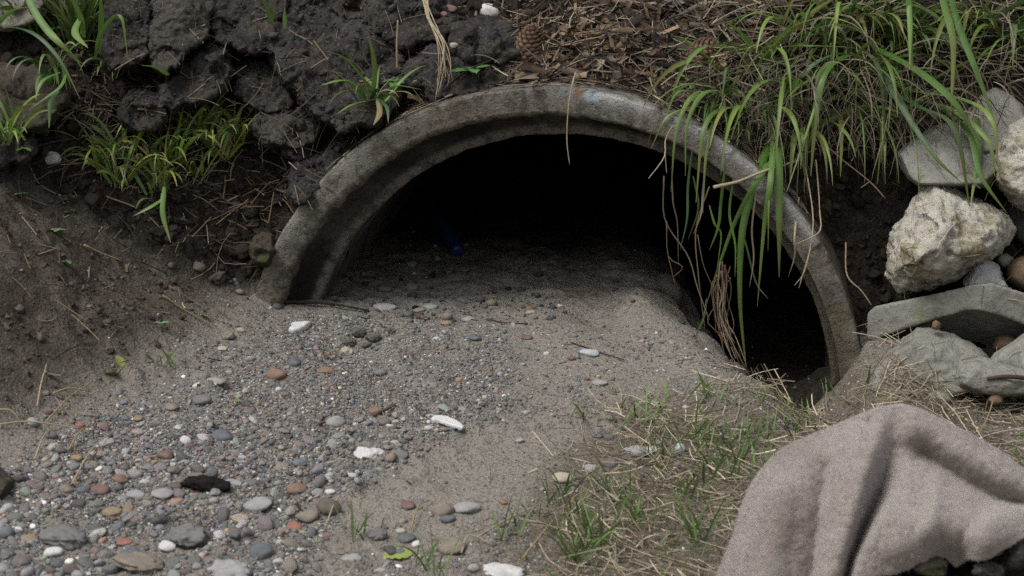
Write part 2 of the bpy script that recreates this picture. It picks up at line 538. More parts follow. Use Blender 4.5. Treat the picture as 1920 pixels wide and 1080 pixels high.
# picking on the ground
keep = near.ravel()
Fn = np.vstack([F[keep[F].all(1)], F2])
Vall = np.vstack([V, V2])
used = np.unique(Fn)
remap = np.full(len(Vall), -1); remap[used] = np.arange(len(used))
BVH = BVHTree.FromPolygons(Vall[used].tolist(), remap[Fn].tolist())
def hit(u, v):
    d = ray(u, v)
    loc, nor, i, dist = BVH.ray_cast(Vector(CAM), Vector(d), 30)
    if loc is None:
        loc = at(u, v, 0.3); nor = Vector((0, -0.6, 0.8)); dist = 3.4
    if nor.z < 0: nor = -nor
    return loc, nor, dist
def gz(x, y):
    """height of the ground sheet (outside the pipe)"""
    x, y = np.asarray(x, float), np.asarray(y, float)
    i = np.clip(np.searchsorted(gx, x) - 1, 0, len(gx) - 2)
    j = np.clip(np.searchsorted(gy, y) - 1, 0, len(gy) - 2)
    a = np.clip((x - gx[i]) / (gx[i + 1] - gx[i]), 0, 1)
    b = np.clip((y - gy[j]) / (gy[j + 1] - gy[j]), 0, 1)
    return TZ[i, j] * (1-a) * (1-b) + TZ[i+1, j] * a * (1-b) + TZ[i, j+1] * (1-a) * b + TZ[i+1, j+1] * a * b
def gnorm(x, y, e=0.008):
    nx = -(gz(x + e, y) - gz(x - e, y)) / (2 * e)
    ny = -(gz(x, y + e) - gz(x, y - e)) / (2 * e)
    n = np.stack([nx, ny, np.ones_like(nx)], -1)
    return n / np.linalg.norm(n, axis=-1, keepdims=True)
def in_pipe(x, y, m=0.0):
    a, b = to_pipe(x, y)
    return (np.abs(a) < PR + m) & (b > -0.03 - m) & (gz(x, y) ** 2 + a ** 2 < (PR + m) ** 2)

# ------------------------------------------------------------------ concrete culvert pipe
def mat_concrete(name='pipe_concrete', dirty=1.0):
    t = NT(name, 0.9, 0.2)
    n1, n2, n3 = t.noise(6, 5, 0.65), t.noise(45, 5, 0.7), t.noise(300, 3, 0.7)
    c = t.mix(n1, (0.100, 0.088, 0.070), (0.195, 0.175, 0.145))
    c = t.mix(t.ramp(n2, 0.48, 0.60), c, (0.07, 0.064, 0.053))
    c = t.mix(t.math('MULTIPLY', t.ramp(t.noise(3.5, 4, 0.6), 0.46, 0.64), 0.75), c, (0.085, 0.069, 0.042))   # ochre stains
    c = t.mix(t.math('MULTIPLY', t.ramp(t.noise(11, 5, 0.75), 0.53, 0.64), 0.75), c, (0.035, 0.033, 0.028))   # dark grime
    c = t.mix(t.attr('shade_dirt', 'Fac'), c, (0.020, 0.018, 0.014))  # shade of the recessed step and its dirt, put into the colour
    c = t.mix(t.attr('chip', 'Fac'), c, (0.36, 0.36, 0.35))  # worn pale edge with a highlight painted in
    c = t.mix(t.attr('blue', 'Fac'), c, (0.22, 0.30, 0.35))
    c = t.mix(t.attr('rust', 'Fac'), c, (0.34, 0.19, 0.08))
    c = t.scale_col(c, t.math('ADD', t.math('MULTIPLY', n3, 1.3), 0.35))
    h = t.math('ADD', t.math('MULTIPLY', n3, 0.5), n2)
    pit = t.ramp(t.noise(140, 3), 0.30, 0.42)
    h = t.math('ADD', h, t.math('MULTIPLY', pit, 0.6))
    return t.done(c, t.bump(h, 0.005, 0.8))
M_CONC = mat_concrete()
pipe = thing('culvert_pipe', 'weathered grey concrete culvert pipe, half buried, its dark round mouth open', 'pipe')
def lathe(prof, name, seg=420, seed=0, rough=0.0025):
    """prof: list of (radius, depth along the pipe)"""
    pr = []
    for (r0, y0), (r1, y1) in zip(prof[:-1], prof[1:]):
        L = math.hypot(r1 - r0, y1 - y0)
        k = max(1, min(40, int(L / 0.0035)))
        for q in range(k): pr.append((r0 + (r1 - r0) * q / k, y0 + (y1 - y0) * q / k))
    pr.append(prof[-1])
    pr = np.array(pr)
    th = np.linspace(0, 2 * np.pi, seg, endpoint=False)
    TH, RR = np.meshgrid(th, pr[:, 0], indexing='ij')
    YY = np.broadcast_to(pr[:, 1], TH.shape).copy()
    p = np.stack([np.cos(TH) * RR, YY, np.sin(TH) * RR], -1)
    n1 = fbm(p * 9 + seed, 3, seed)
    n2 = fbm(p * 55 + seed, 4, seed + 3, 0.65)
    RR = RR + rough * (0.9 * n1 + 0.9 * n2)
    edge = np.exp(-YY / 0.02)
    YY = YY + rough * (1.2 * n1 + 0.7 * n2) * edge
    # broken nicks in the front edge
    nick = sstep(0.05, 0.55, fbm(np.stack([np.cos(TH) * 12, np.sin(TH) * 12, 0 * TH], -1), 4, seed + 9, 0.65))
    YY = YY + nick * 0.012 * np.exp(-np.abs(RR - PR) / 0.010) * edge
    X, Y = from_pipe(RR * np.cos(TH) + 0.024 * sstep(0.474, 0.456, RR), YY)       # the joint sits a little off centre
    Z = RR * np.sin(TH) - 0.010 * sstep(0.474, 0.456, RR)
    n, m = TH.shape
    i = np.arange(n * m).reshape(n, m)
    j = np.roll(i, -1, 0)
    F = np.stack([i[:, :-1], i[:, 1:], j[:, 1:], j[:, :-1]], -1).reshape(-1, 4)
    return np.stack([X, Y, Z], -1).reshape(-1, 3), F, TH.ravel(), RR.ravel(), YY.ravel()
def smooth_noise_th(th, f, seed): return fbm(np.stack([np.cos(th) * f, np.sin(th) * f, 0 * th], -1), 4, seed)
prof = [(PR - 0.001, 0.9), (PR, 0.008), (PR - 0.001, 0.002), (PR - 0.004, 0.0), (0.473, 0.0), (0.470, 0.001), (0.468, 0.008), (0.466, 0.030), (0.463, 0.046), (0.459, 0.054), (0.455, 0.057), (0.4415, 0.055), (0.4385, 0.056), (PIN, 0.061), (PIN, 0.16)]
parts_ = [prof[0:3], prof[2:4], prof[3:5], prof[4:7], prof[6:11], prof[10:12], prof[11:14], prof[13:15]]
acc = [lathe(p_, 'rim', 900, 2, 0.0026) for p_ in parts_]
off_, Fs_ = 0, []
for a_ in acc:
    Fs_.append(a_[1] + off_); off_ += len(a_[0])
V, F = np.vstack([a_[0] for a_ in acc]), np.vstack(Fs_)
th, rr, yy = (np.concatenate([a_[q] for a_ in acc]) for q in (2, 3, 4))
gro = sstep(0.448, 0.457, rr) * (1 - sstep(0.470, 0.478, rr)) * sstep(0.004, 0.02, yy)  # mask of the recessed step: painted shade plus dirt
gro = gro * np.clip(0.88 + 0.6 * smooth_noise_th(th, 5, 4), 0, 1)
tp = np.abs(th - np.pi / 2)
chip = np.exp(-np.abs(rr - PR + 0.006) / 0.009) * np.exp(-np.abs(yy) / 0.02) * np.clip(0.5 + 1.6 * smooth_noise_th(th, 14, 6), 0, 1) * (0.45 + 0.75 * sstep(1.25, 0.2, np.abs(th - 1.35)))  # worn outer edge and its painted highlight, stronger towards the top
def spot(a, r0, sa, sr): return np.exp(-(((th - a) / sa) ** 2 + ((rr - r0) / sr) ** 2)) * np.exp(-np.abs(yy) / 0.03)
blue = np.clip(1.3 * spot(1.43, PR - 0.008, 0.022, 0.006) * (0.7 + 0.8 * smooth_noise_th(th, 40, 9)), 0, 0.9) + np.clip(0.4 * spot(1.53, PR - 0.010, 0.02, 0.006), 0, 0.5)
rust = np.clip(1.1 * spot(1.475, PR - 0.007, 0.010, 0.005), 0, 0.9)
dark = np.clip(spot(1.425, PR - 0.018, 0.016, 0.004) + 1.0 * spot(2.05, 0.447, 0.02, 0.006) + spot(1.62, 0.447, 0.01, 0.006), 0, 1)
rim = link('rim', mesh_np('rim', V, F, {'shade_dirt': np.clip(gro + dark, 0, 1), 'chip': np.clip(chip, 0, 0.8), 'blue': blue, 'rust': rust}), M_CONC, pipe)
def mat_barrel():
    t = NT('barrel_concrete', 0.95, 0.1)
    c = t.mix(t.noise(5, 5, 0.7), (0.095, 0.087, 0.074), (0.19, 0.175, 0.15))
    c = t.mix(t.ramp(t.noise(25, 5, 0.7), 0.45, 0.7), c, (0.05, 0.046, 0.038))
    return t.done(c, t.bump(t.noise(60, 5), 0.004, 0.6))
V, F, th, rr, yy = lathe([(PIN - 0.0005, 0.16), (PIN - 0.001, 0.6), (PIN - 0.001, 1.4), (PIN - 0.001, PLEN - 0.02), (0.001, PLEN)], 'barrel', 160, 4, 0.003)
link('barrel', mesh_np('barrel', V, F), mat_barrel(), pipe)
V, F, th, rr, yy = lathe([(PR - 0.001, PLEN), (PR - 0.001, 2.0), (PR - 0.001, 0.9)], 'outer_wall', 120, 5, 0.002)
link('outer_wall', mesh_np('outer_wall', V, F), M_CONC, pipe)
# ------------------------------------------------------------------ rocks traced at their own distance, with their own thickness
def solid_from(V, F, voxel, smooth_it, smooth_f=0.5):
    me = bpy.data.meshes.new('tmp')
    me.from_pydata([tuple(v) for v in V], [], [tuple(f) for f in F])
    o = bpy.data.objects.new('tmp', me)
    COL.objects.link(o)
    m = o.modifiers.new('r', 'REMESH'); m.mode = 'VOXEL'; m.voxel_size = voxel
    if smooth_it:
        m = o.modifiers.new('s', 'SMOOTH'); m.factor = smooth_f; m.iterations = smooth_it
    dg = bpy.context.evaluated_depsgraph_get()
    ev = o.evaluated_get(dg)
    em = ev.to_mesh()
    n = len(em.vertices)
    co = np.empty(n * 3, np.float32); em.vertices.foreach_get('co', co)
    no = np.empty(n * 3, np.float32); em.vertices.foreach_get('normal', no)
    li = np.empty(len(em.loops), np.int32); em.loops.foreach_get('vertex_index', li)
    ls = np.empty(len(em.polygons), np.int32); em.polygons.foreach_get('loop_total', ls)
    ev.to_mesh_clear()
    bpy.data.objects.remove(o); bpy.data.meshes.remove(me)
    assert (ls == 4).all()
    return co.reshape(-1, 3).astype(float), no.reshape(-1, 3).astype(float), li.reshape(-1, 4)

def rock(name, label, cat, poly, y, thick, mat, group=None, inset=0.72, front=0.45, apex=0.15, tilt=0.35, amp=(0.006, 0.002), freq=(18, 90), seed=0, voxel=0.0042, sm=3, pits=0.0, ridge=None, wob=0.06, bend=None, sag=0.0):
    P = np.array([at(u, v, y) for u, v in poly])
    c = P.mean(0)
    d = (c - CAM); d /= np.linalg.norm(d)
    dz = P[:, 2] - c[2]
    P = P + d * (tilt * dz)[:, None]
    if bend: P = P + d * (bend[1] * np.abs(np.array([q_[0] for q_ in poly]) - bend[0]) / FPX * 3.1)[:, None]
    r = np.random.default_rng(seed + 500)
    n = len(P)
    jit = lambda s: 1 + s * r.uniform(-1, 1, (n, 1))
    Fr = c + (P - c) * inset * jit(wob) + d * (tilt * dz)[:, None] * inset - d * thick * front * jit(0.15 if wob else 0)
    if bend: Fr = P - d * thick * front
    Bk = c + (P - c) * 0.85 * jit(0.05) + d * thick * (1 - front)
    Bk[:, 2] -= sag
    ap = (Fr.mean(0) if bend else c - d * thick * front) + d * 0.0 if bend else c - d * thick * (front + apex)
    bc = Bk.mean(0) + d * 0.005
    V = np.vstack([P, Fr, Bk, ap[None], bc[None]])
    F = []
    for i in range(n):
        j = (i + 1) % n
        F += [(i, j, n + j, n + i), (2 * n + i, 2 * n + j, j, i), (n + i, n + j, 3 * n), (2 * n + j, 2 * n + i, 3 * n + 1)]
    if ridge:
        from mathutils.geometry import delaunay_2d_cdt
        fuv = [(960 + FPX * (p[0] - CAM[0]) / ((p - CAM) @ np.array([0, CP, -SP])), 540 - FPX * ((p - CAM) @ np.array([0, SP, CP])) / ((p - CAM) @ np.array([0, CP, -SP]))) for p in Fr]
        RP = []
        for (a_, b_, f_) in ridge:
            q_ = np.array(at(a_, b_, y)); RP.append(q_ + d * (tilt * (q_[2] - c[2])) - d * (thick * front + f_))
        vv, _e, ff, ov, _oe, _of = delaunay_2d_cdt([Vector(x_) for x_ in fuv] + [Vector((a_, b_)) for a_, b_, _ in ridge], [], [list(range(n))], 1, 1e-4)
        if len(vv) == n + len(ridge):
            idm = [o_[0] for o_ in ov]
            base_n = len(V)
            V = np.vstack([V, np.array(RP)])
            mp = lambda k_: n + k_ if k_ < n else base_n + k_ - n
            F = [f for f in F if not (len(f) == 3 and f[2] == 3 * n)]
            for f in ff:
                t_ = [mp(idm[k_]) for k_ in f]
                e1_, e2_ = V[t_[1]] - V[t_[0]], V[t_[2]] - V[t_[0]]
                F.append(tuple(t_) if True else None)
    V, N, F = solid_from(V, F, voxel, sm)
    q = V + seed * 3.7
    h = amp[0] * (0.6 * fbm(q * freq[0], 4, seed) + 0.5 * fbm(q * freq[0] * 0.8, 4, seed + 2, 0.5, True)) + amp[1] * fbm(q * freq[1], 3, seed + 4, 0.6)
    if pits:
        pn = fbm(q * 70, 3, seed + 8, 0.6)
        h -= pits * sstep(0.05, 0.45, pn)
    V = V + N * h[:, None]
    base = Vector((c[0], c[1], V[:, 2].min()))
    o = link(name, mesh_np(name, V - np.array(base), F), mat, None, base)
    return tag(o, label, cat, group)

def mat_rock(name, a, b, stain=None, st=(0.5, 0.65), dark=None, bump=0.004, sc=30, speck=None):
    t = NT(name, 0.92, 0.18)
    n1, n2, n3 = t.noise(sc, 5, 0.7), t.noise(sc * 4, 4, 0.7), t.noise(sc * 14, 3, 0.7)
    c = t.mix(n2, a, b)
    if stain: c = t.mix(t.math('MULTIPLY', t.ramp(t.noise(sc * 0.6, 5, 0.7), *st), 0.8), c, stain)
    if dark: c = t.mix(t.math('MULTIPLY', t.ramp(n1, 0.55, 0.70), 0.75), c, dark)
    if speck:
        s = t.n('ShaderNodeSeparateColor'); t.put(s.inputs[0], t.vor(330, out='Color'))
        c = t.mix(t.math('MULTIPLY', t.ramp(s.outputs[0], 0.90, 0.96), 0.4), c, speck)
    c = t.scale_col(c, t.math('ADD', t.math('MULTIPLY', n3, 0.8), 0.6))
    h = t.math('ADD', n2, t.math('MULTIPLY', n3, 0.5))
    return t.done(c, t.bump(h, bump, 0.7))
M_ASPH = mat_rock('dark_asphalt', (0.020, 0.0185, 0.0175), (0.047, 0.044, 0.041), (0.060, 0.051, 0.040), (0.46, 0.62), (0.010, 0.009, 0.009), 0.005, 26, (0.12, 0.115, 0.11))
M_ASPH2 = mat_rock('grey_brown_chunk', (0.040, 0.036, 0.031), (0.078, 0.070, 0.060), (0.03, 0.027, 0.024), (0.5, 0.6), (0.022, 0.02, 0.018), 0.005, 24, (0.13, 0.12, 0.11))
M_MOSSR = mat_rock('mossy_brown_rock', (0.035, 0.028, 0.021), (0.075, 0.064, 0.048), (0.045, 0.055, 0.018), (0.5, 0.62), (0.02, 0.016, 0.012), 0.005, 22)
M_LIME = mat_rock('pitted_yellow_stone', (0.32, 0.30, 0.245), (0.53, 0.51, 0.45), (0.21, 0.185, 0.10), (0.48, 0.62), (0.15, 0.12, 0.08), 0.006, 26)
M_GREYR = mat_rock('grey_slab_stone', (0.17, 0.168, 0.148), (0.30, 0.292, 0.26), (0.17, 0.165, 0.09), (0.50, 0.66), (0.10, 0.095, 0.085), 0.003, 18)
M_WHITER = mat_rock('pale_mortar', (0.34, 0.34, 0.335), (0.56, 0.56, 0.54), (0.25, 0.24, 0.21), (0.55, 0.7), None, 0.005, 40)
M_BROWNR = mat_rock('brown_stone', (0.13, 0.085, 0.055), (0.20, 0.145, 0.10), (0.09, 0.07, 0.05), (0.5, 0.65), None, 0.002, 30)
M_GREENR = mat_rock('greenish_slab_stone', (0.165, 0.160, 0.138), (0.28, 0.272, 0.24), (0.125, 0.122, 0.068), (0.50, 0.66), (0.09, 0.085, 0.065), 0.005, 16)

G_ROCK = 'broken rocks heaped beside the pipe'
rock('rock', 'pale yellow pitted boulder balanced on the concrete slab right of the pipe', 'rock',
     [(1662, 520), (1664, 470), (1680, 425), (1703, 390), (1722, 352), (1746, 338), (1778, 350), (1815, 368), (1865, 385), (1898, 405), (1907, 430), (1888, 460), (1868, 476), (1848, 488), (1812, 500), (1790, 520), (1740, 538), (1690, 542)],
     0.0, 0.17, M_LIME, G_ROCK, 0.70, 0.5, 0.12, 0.30, (0.014, 0.006), (15, 80), 3, 0.0036, 1, 0.008, ridge=[(1730, 400, 0.02), (1770, 430, 0.055), (1720, 490, 0.045), (1800, 470, 0.035), (1855, 430, 0.015)], wob=0.04)
rock('rock', 'large pale lumpy boulder at the frame edge, highest in the rock heap', 'rock',
     [(1862, 330), (1848, 290), (1870, 250), (1900, 215), (1950, 195), (2020, 220), (2060, 300), (2040, 380), (1960, 400), (1905, 385), (1880, 360)],
     0.06, 0.20, M_LIME, G_ROCK, 0.70, 0.5, 0.12, 0.3, (0.014, 0.006), (15, 80), 7, 0.0042, 1, 0.008)
rock('rock', 'flat grey angular slab under the drooping grass blades', 'rock',
     [(1680, 290), (1700, 270), (1760, 235), (1830, 222), (1880, 250), (1885, 315), (1850, 350), (1790, 352), (1720, 348), (1700, 335)],
     0.05, 0.12, M_GREYR, G_ROCK, 0.88, 0.35, 0.06, 0.55, (0.005, 0.0016), (16, 90), 11, 0.0034, 1, ridge=[(1720, 290, 0.004), (1780, 290, 0.012), (1850, 300, 0.004)], wob=0.03)
rock('rock', 'grey wedge of stone standing behind the flat grey slab', 'rock',
     [(1800, 260), (1812, 210), (1838, 182), (1866, 165), (1895, 178), (1920, 200), (1935, 250), (1900, 290), (1830, 290)],
     0.10, 0.12, M_GREYR, G_ROCK, 0.85, 0.35, 0.06, 0.5, (0.006, 0.0016), (16, 90), 13, 0.0034, 1, ridge=[(1850, 220, 0.012), (1890, 240, 0.006)], wob=0.03)
rock('rock', 'dark grey stone wedged behind the yellow pitted boulder at the frame edge', 'rock',
     [(1875, 372), (1900, 360), (1950, 372), (1990, 410), (1980, 470), (1930, 475), (1895, 440)],
     0.10, 0.12, M_ASPH2, G_ROCK, 0.75, 0.4, 0.1, 0.3, (0.006, 0.002), (18, 90), 15)
rock('rock', 'small knobbly white mortar lump on top of the concrete slab', 'rock',
     [(1806, 530), (1818, 512), (1826, 492), (1842, 486), (1858, 492), (1872, 500), (1880, 515), (1886, 532), (1897, 542), (1880, 548), (1840, 545), (1812, 540)],
     -0.03, 0.06, M_WHITER, G_ROCK, 0.7, 0.5, 0.15, 0.3, (0.009, 0.003), (30, 120), 17, 0.0026, 2)
rock('rock', 'smooth brown cobble beside the white mortar lump on the slab', 'rock',
     [(1888, 525), (1888, 500), (1902, 485), (1925, 478), (1950, 485), (1962, 510), (1950, 540), (1915, 545)],
     0.0, 0.08, M_BROWNR, G_ROCK, 0.7, 0.5, 0.15, 0.2, (0.003, 0.0008), (18, 90), 19, 0.003, 6)
rock('rock', 'small grey pebble squeezed between the boulder and the brown cobble', 'rock',
     [(1866, 488), (1872, 476), (1890, 474), (1902, 484), (1898, 500), (1880, 504)],
     0.02, 0.04, M_GREYR, G_ROCK, 0.7, 0.5, 0.15, 0.2, (0.003, 0.001), (30, 90), 20, 0.0026, 4)
rock('concrete_slab', 'thick angled grey concrete slab with a shadowed underside, lying on green stones', 'slab',
     [(1625, 634), (1626, 588), (1640, 575), (1700, 562), (1780, 546), (1825, 534), (1858, 531), (1890, 541), (1940, 556), (2000, 574), (2000, 630), (1950, 618), (1905, 602), (1872, 590), (1838, 582), (1810, 582), (1760, 596), (1700, 615), (1632, 639)],
     -0.06, 0.17, M_GREYR, None, 0.985, 0.30, -0.02, 0.10, (0.0012, 0.0012), (18, 110), 23, 0.0034, 1, ridge=[(1858, 560, 0.0)], wob=0, bend=(1858, 0.35), sag=0.075)
rock('rock', 'broad greenish stone leaning under the concrete slab, nearest the pipe foot', 'rock',
     [(1622, 735), (1632, 700), (1655, 668), (1690, 636), (1722, 616), (1752, 618), (1790, 632), (1826, 645), (1858, 668), (1850, 712), (1800, 745), (1700, 752)],
     -0.10, 0.13, M_GREENR, G_ROCK, 0.86, 0.35, 0.02, 0.55, (0.009, 0.0022), (15, 110), 27, 0.0034, 1, ridge=[(1676, 690, 0.012), (1705, 652, 0.03), (1760, 655, 0.026), (1815, 680, 0.012), (1740, 720, 0.024)], wob=0.03)
rock('rock', 'greenish grey stone with a ridge along it, in front of the broad greenish stone', 'rock',
     [(1790, 722), (1788, 690), (1800, 668), (1822, 662), (1850, 672), (1900, 690), (1960, 700), (2010, 712), (2000, 745), (1900, 742), (1830, 738)],
     -0.16, 0.10, M_GREENR, G_ROCK, 0.80, 0.45, 0.04, 0.5, (0.008, 0.0022), (18, 110), 29, 0.0034, 1, ridge=[(1835, 692, 0.022), (1860, 706, 0.024), (1890, 720, 0.020)], wob=0.03)
rock('rock', 'light grey gritty stone at the frame edge, below the concrete slab', 'rock',
     [(1842, 690), (1868, 660), (1905, 635), (1940, 612), (1990, 620), (2020, 660), (2000, 705), (1920, 700)],
     -0.10, 0.10, M_GREYR, G_ROCK, 0.8, 0.4, 0.06, 0.5, (0.006, 0.0016), (16, 90), 31, 0.0034, 1, ridge=[(1880, 665, 0.018), (1930, 640, 0.022), (1950, 690, 0.01)], wob=0.03)
rock('rock', 'tiny reddish pebble pinched under the concrete slab', 'rock',
     [(1746, 615), (1748, 603), (1756, 599), (1765, 606), (1764, 616), (1754, 620)],
     -0.11, 0.02, M_BROWNR, G_ROCK, 0.7, 0.5, 0.15, 0.1, (0.001, 0.0005), (30, 90), 33, 0.0016, 4)
rock('rock', 'dark brown stone in the shadow beneath the slab', 'rock',
     [(1862, 655), (1868, 634), (1890, 625), (1912, 634), (1914, 655), (1890, 664)],
     -0.04, 0.05, M_BROWNR, G_ROCK, 0.7, 0.5, 0.15, 0.1, (0.003, 0.001), (20, 90), 35, 0.003, 3)
rock('rock', 'low grey stone half sunk in the straw below the greenish stones', 'rock',
     [(1715, 752), (1730, 735), (1760, 728), (1785, 738), (1792, 755), (1755, 764)],
     -0.19, 0.05, M_GREYR, G_ROCK, 0.7, 0.5, 0.1, 0.3, (0.003, 0.001), (24, 90), 37, 0.003, 3)
rock('rock', 'squarish pinkish stone below the ridged greenish stone', 'rock',
     [(1850, 752), (1856, 738), (1874, 732), (1884, 742), (1882, 758), (1862, 762)],
     -0.21, 0.03, M_BROWNR, G_ROCK, 0.75, 0.5, 0.1, 0.3, (0.002, 0.001), (24, 90), 39, 0.0024, 3)

G_AS = 'dark broken chunks in the bank left of the pipe'
AA = (0.0065, 0.006)
def rag(poly, seed, grow=1.17):
    P = np.array(poly, float); c = P.mean(0); P = c + (P - c) * grow
    r = np.random.default_rng(seed)
    for amp_ in (0.16, 0.12):
        Q = np.roll(P, -1, 0); e = Q - P
        M_ = (P + Q) / 2 + np.stack([-e[:, 1], e[:, 0]], 1) * r.uniform(-amp_, amp_, (len(P), 1))
        P = np.stack([P, M_], 1).reshape(-1, 2)
    return [tuple(p) for p in P]
def chunk(label, poly, y, th, mat=M_ASPH, seed=0, inset=0.8, amp=AA, apex=0.08, tilt=0.35, name='asphalt_chunk', cat='asphalt chunk', sm=2, front=0.4, grp=G_AS, u_back=True):
    pg = rag(poly, seed)
    cu, cv = np.mean(pg, axis=0)
    r = np.random.default_rng(seed + 7)
    hy = np.mean([hit(max(-300, cu + a_), max(-60, cv + b_))[0].y for a_, b_ in ((0, 0), (-25, 10), (25, 10), (0, 30))])
    y = 0.35 * y + 0.65 * (hy + 0.01) if u_back else y
    P_ = np.array(poly, float); ctr = P_.mean(0)
    rd = []
    for k_ in range(5):
        a_ = P_[r.integers(0, len(P_))]; f_ = r.uniform(0.15, 0.6)
        q_ = ctr + (a_ - ctr) * f_
        rd.append((float(q_[0]), float(q_[1]), float(r.uniform(-0.018, 0.034))))
    return rock(name, label, cat, pg, y, th, mat, grp, min(0.90, inset + 0.05), front, apex, 0.5, amp, (32, 130), seed, 0.0032, 1, 0.005, rd)
chunk('tall grey-brown chunk at the top edge, left of the cracks', [(278, 60), (285, 10), (300, -30), (380, -35), (395, 20), (385, 60), (350, 90), (330, 118), (305, 130), (285, 105)], 0.13, 0.14, M_ASPH2, 41, 0.85)
chunk('dark narrow chunk between the tall grass and the grey-brown chunk', [(196, 90), (200, 30), (205, -30), (270, -35), (276, 30), (274, 90), (250, 118), (215, 122)], 0.12, 0.13, M_ASPH, 43, 0.85)
chunk('black speckled chunk lying below the tall grey-brown chunk', [(296, 188), (305, 160), (340, 125), (385, 95), (425, 90), (430, 130), (415, 165), (370, 190), (325, 205)], 0.07, 0.13, M_ASPH, 47, 0.78)
chunk('biggest speckled asphalt slab, sloping down towards the pipe with a ragged left edge', [(508, 80), (530, 45), (560, 20), (620, 25), (680, 45), (735, 85), (760, 140), (740, 190), (700, 225), (640, 232), (590, 205), (560, 165), (530, 130)], 0.10, 0.16, M_ASPH, 53, 0.86, AA, 0.04, 0.45)
chunk('dark chunk at the top edge above the deepest crack', [(400, 40), (410, -20), (440, -45), (520, -40), (540, 5), (510, 40), (500, 85), (450, 90), (415, 80)], 0.17, 0.14, M_ASPH, 59, 0.8)
chunk('rough dark chunk at the top edge above the big asphalt slab', [(545, 15), (560, -40), (660, -45), (700, -10), (690, 40), (640, 30), (580, 20)], 0.21, 0.14, M_ASPH, 61, 0.8)
chunk('dark chunk deep in the crack left of the big asphalt slab', [(440, 175), (450, 130), (490, 120), (530, 140), (560, 175), (545, 205), (490, 205)], 0.11, 0.10, M_ASPH, 67)
chunk('rounded brownish chunk under the crack, above the pine straw', [(478, 235), (490, 205), (530, 192), (575, 200), (600, 230), (590, 262), (550, 275), (500, 265)], 0.05, 0.11, M_ASPH2, 71)
chunk('small pale-topped chunk under the rounded brownish chunk', [(532, 285), (540, 272), (565, 270), (580, 282), (575, 296), (548, 298)], 0.02, 0.05, M_ASPH2, 73, 0.75, (0.005, 0.002))
chunk('dark chunk pressed against the upper left curve of the pipe', [(545, 360), (552, 322), (575, 298), (620, 278), (650, 268), (662, 285), (640, 312), (600, 350), (565, 378)], 0.075, 0.09, M_ASPH, 79)
chunk('small dark lump under the overhanging chunks beside the dry stems', [(228, 225), (236, 190), (262, 172), (300, 180), (312, 215), (285, 240), (245, 242)], 0.02, 0.08, M_ASPH, 83)
chunk('black lump at the left frame edge next to a white stone', [(-40, 300), (-35, 262), (5, 245), (45, 252), (62, 280), (45, 304), (0, 312)], -0.10, 0.08, M_ASPH, 89)
chunk('broad mossy brown rock at the left frame edge under the tall grass', [(-60, 215), (-55, 160), (-10, 132), (60, 130), (110, 145), (118, 190), (90, 222), (20, 230)], -0.02, 0.15, M_MOSSR, 97, 0.82, (0.009, 0.003), 0.08, 0.35, 'rock', 'rock')
chunk('grey rock in the top left corner behind the tall grass', [(-60, 45), (-60, -30), (50, -35), (85, 0), (62, 35), (10, 52)], 0.14, 0.12, M_GREYR, 101, 0.82, (0.009, 0.003), 0.08, 0.35, 'rock', 'rock')
chunk('round mossy stone in the hollow beside the left foot of the pipe', [(470, 475), (474, 450), (492, 438), (512, 446), (518, 470), (505, 492), (482, 492)], -0.01, 0.06, M_MOSSR, 103, 0.7, (0.004, 0.0015), 0.15, 0.2, 'rock', 'rock')
chunk('crumbly black clod above the pipe, behind the hanging straw', [(760, 160), (770, 120), (820, 100), (880, 105), (925, 125), (935, 160), (900, 180), (820, 185)], 0.10, 0.10, M_ASPH, 107, 0.75, (0.014, 0.007))
chunk('crumbly black clod in the bank below the white stone', [(845, 95), (855, 50), (900, 38), (955, 45), (985, 80), (965, 110), (900, 115)], 0.17, 0.10, M_ASPH, 109, 0.75, (0.014, 0.007))
chunk('crumbly black clod at the top edge left of the white stone', [(700, 60), (705, 5), (760, -20), (840, -10), (855, 45), (820, 85), (750, 90)], 0.20, 0.12, M_ASPH, 113, 0.75, (0.014, 0.007))
chunk('low brown bump of hard earth at the left frame edge below the gravel slope', [(-40, 960), (-40, 900), (-5, 878), (22, 905), (18, 950), (-10, 975)], -0.62, 0.06, M_MOSSR, 115, 0.7, (0.004, 0.002), 0.1, 0.3, 'soil_clod', 'clod', u_back=False)

def picking_with_rocks():
    global BVH
    vs, fs, n = [Vall[used]], [remap[Fn]], len(used)
    for o in COL.objects:
        if o.type == 'MESH' and o.name.split('.')[0] in ('rock', 'asphalt_chunk', 'concrete_slab'):
            me_ = o.data; k = len(me_.vertices)
            co = np.empty(k * 3, np.float32); me_.vertices.foreach_get('co', co)
            li = np.empty(len(me_.loops), np.int32); me_.loops.foreach_get('vertex_index', li)
            vs.append(co.reshape(-1, 3) + np.array(o.location)); fs.append(li.reshape(-1, 4) + n); n += k
    BVH = BVHTree.FromPolygons(np.vstack(vs).tolist(), np.vstack(fs).tolist())
picking_with_rocks()

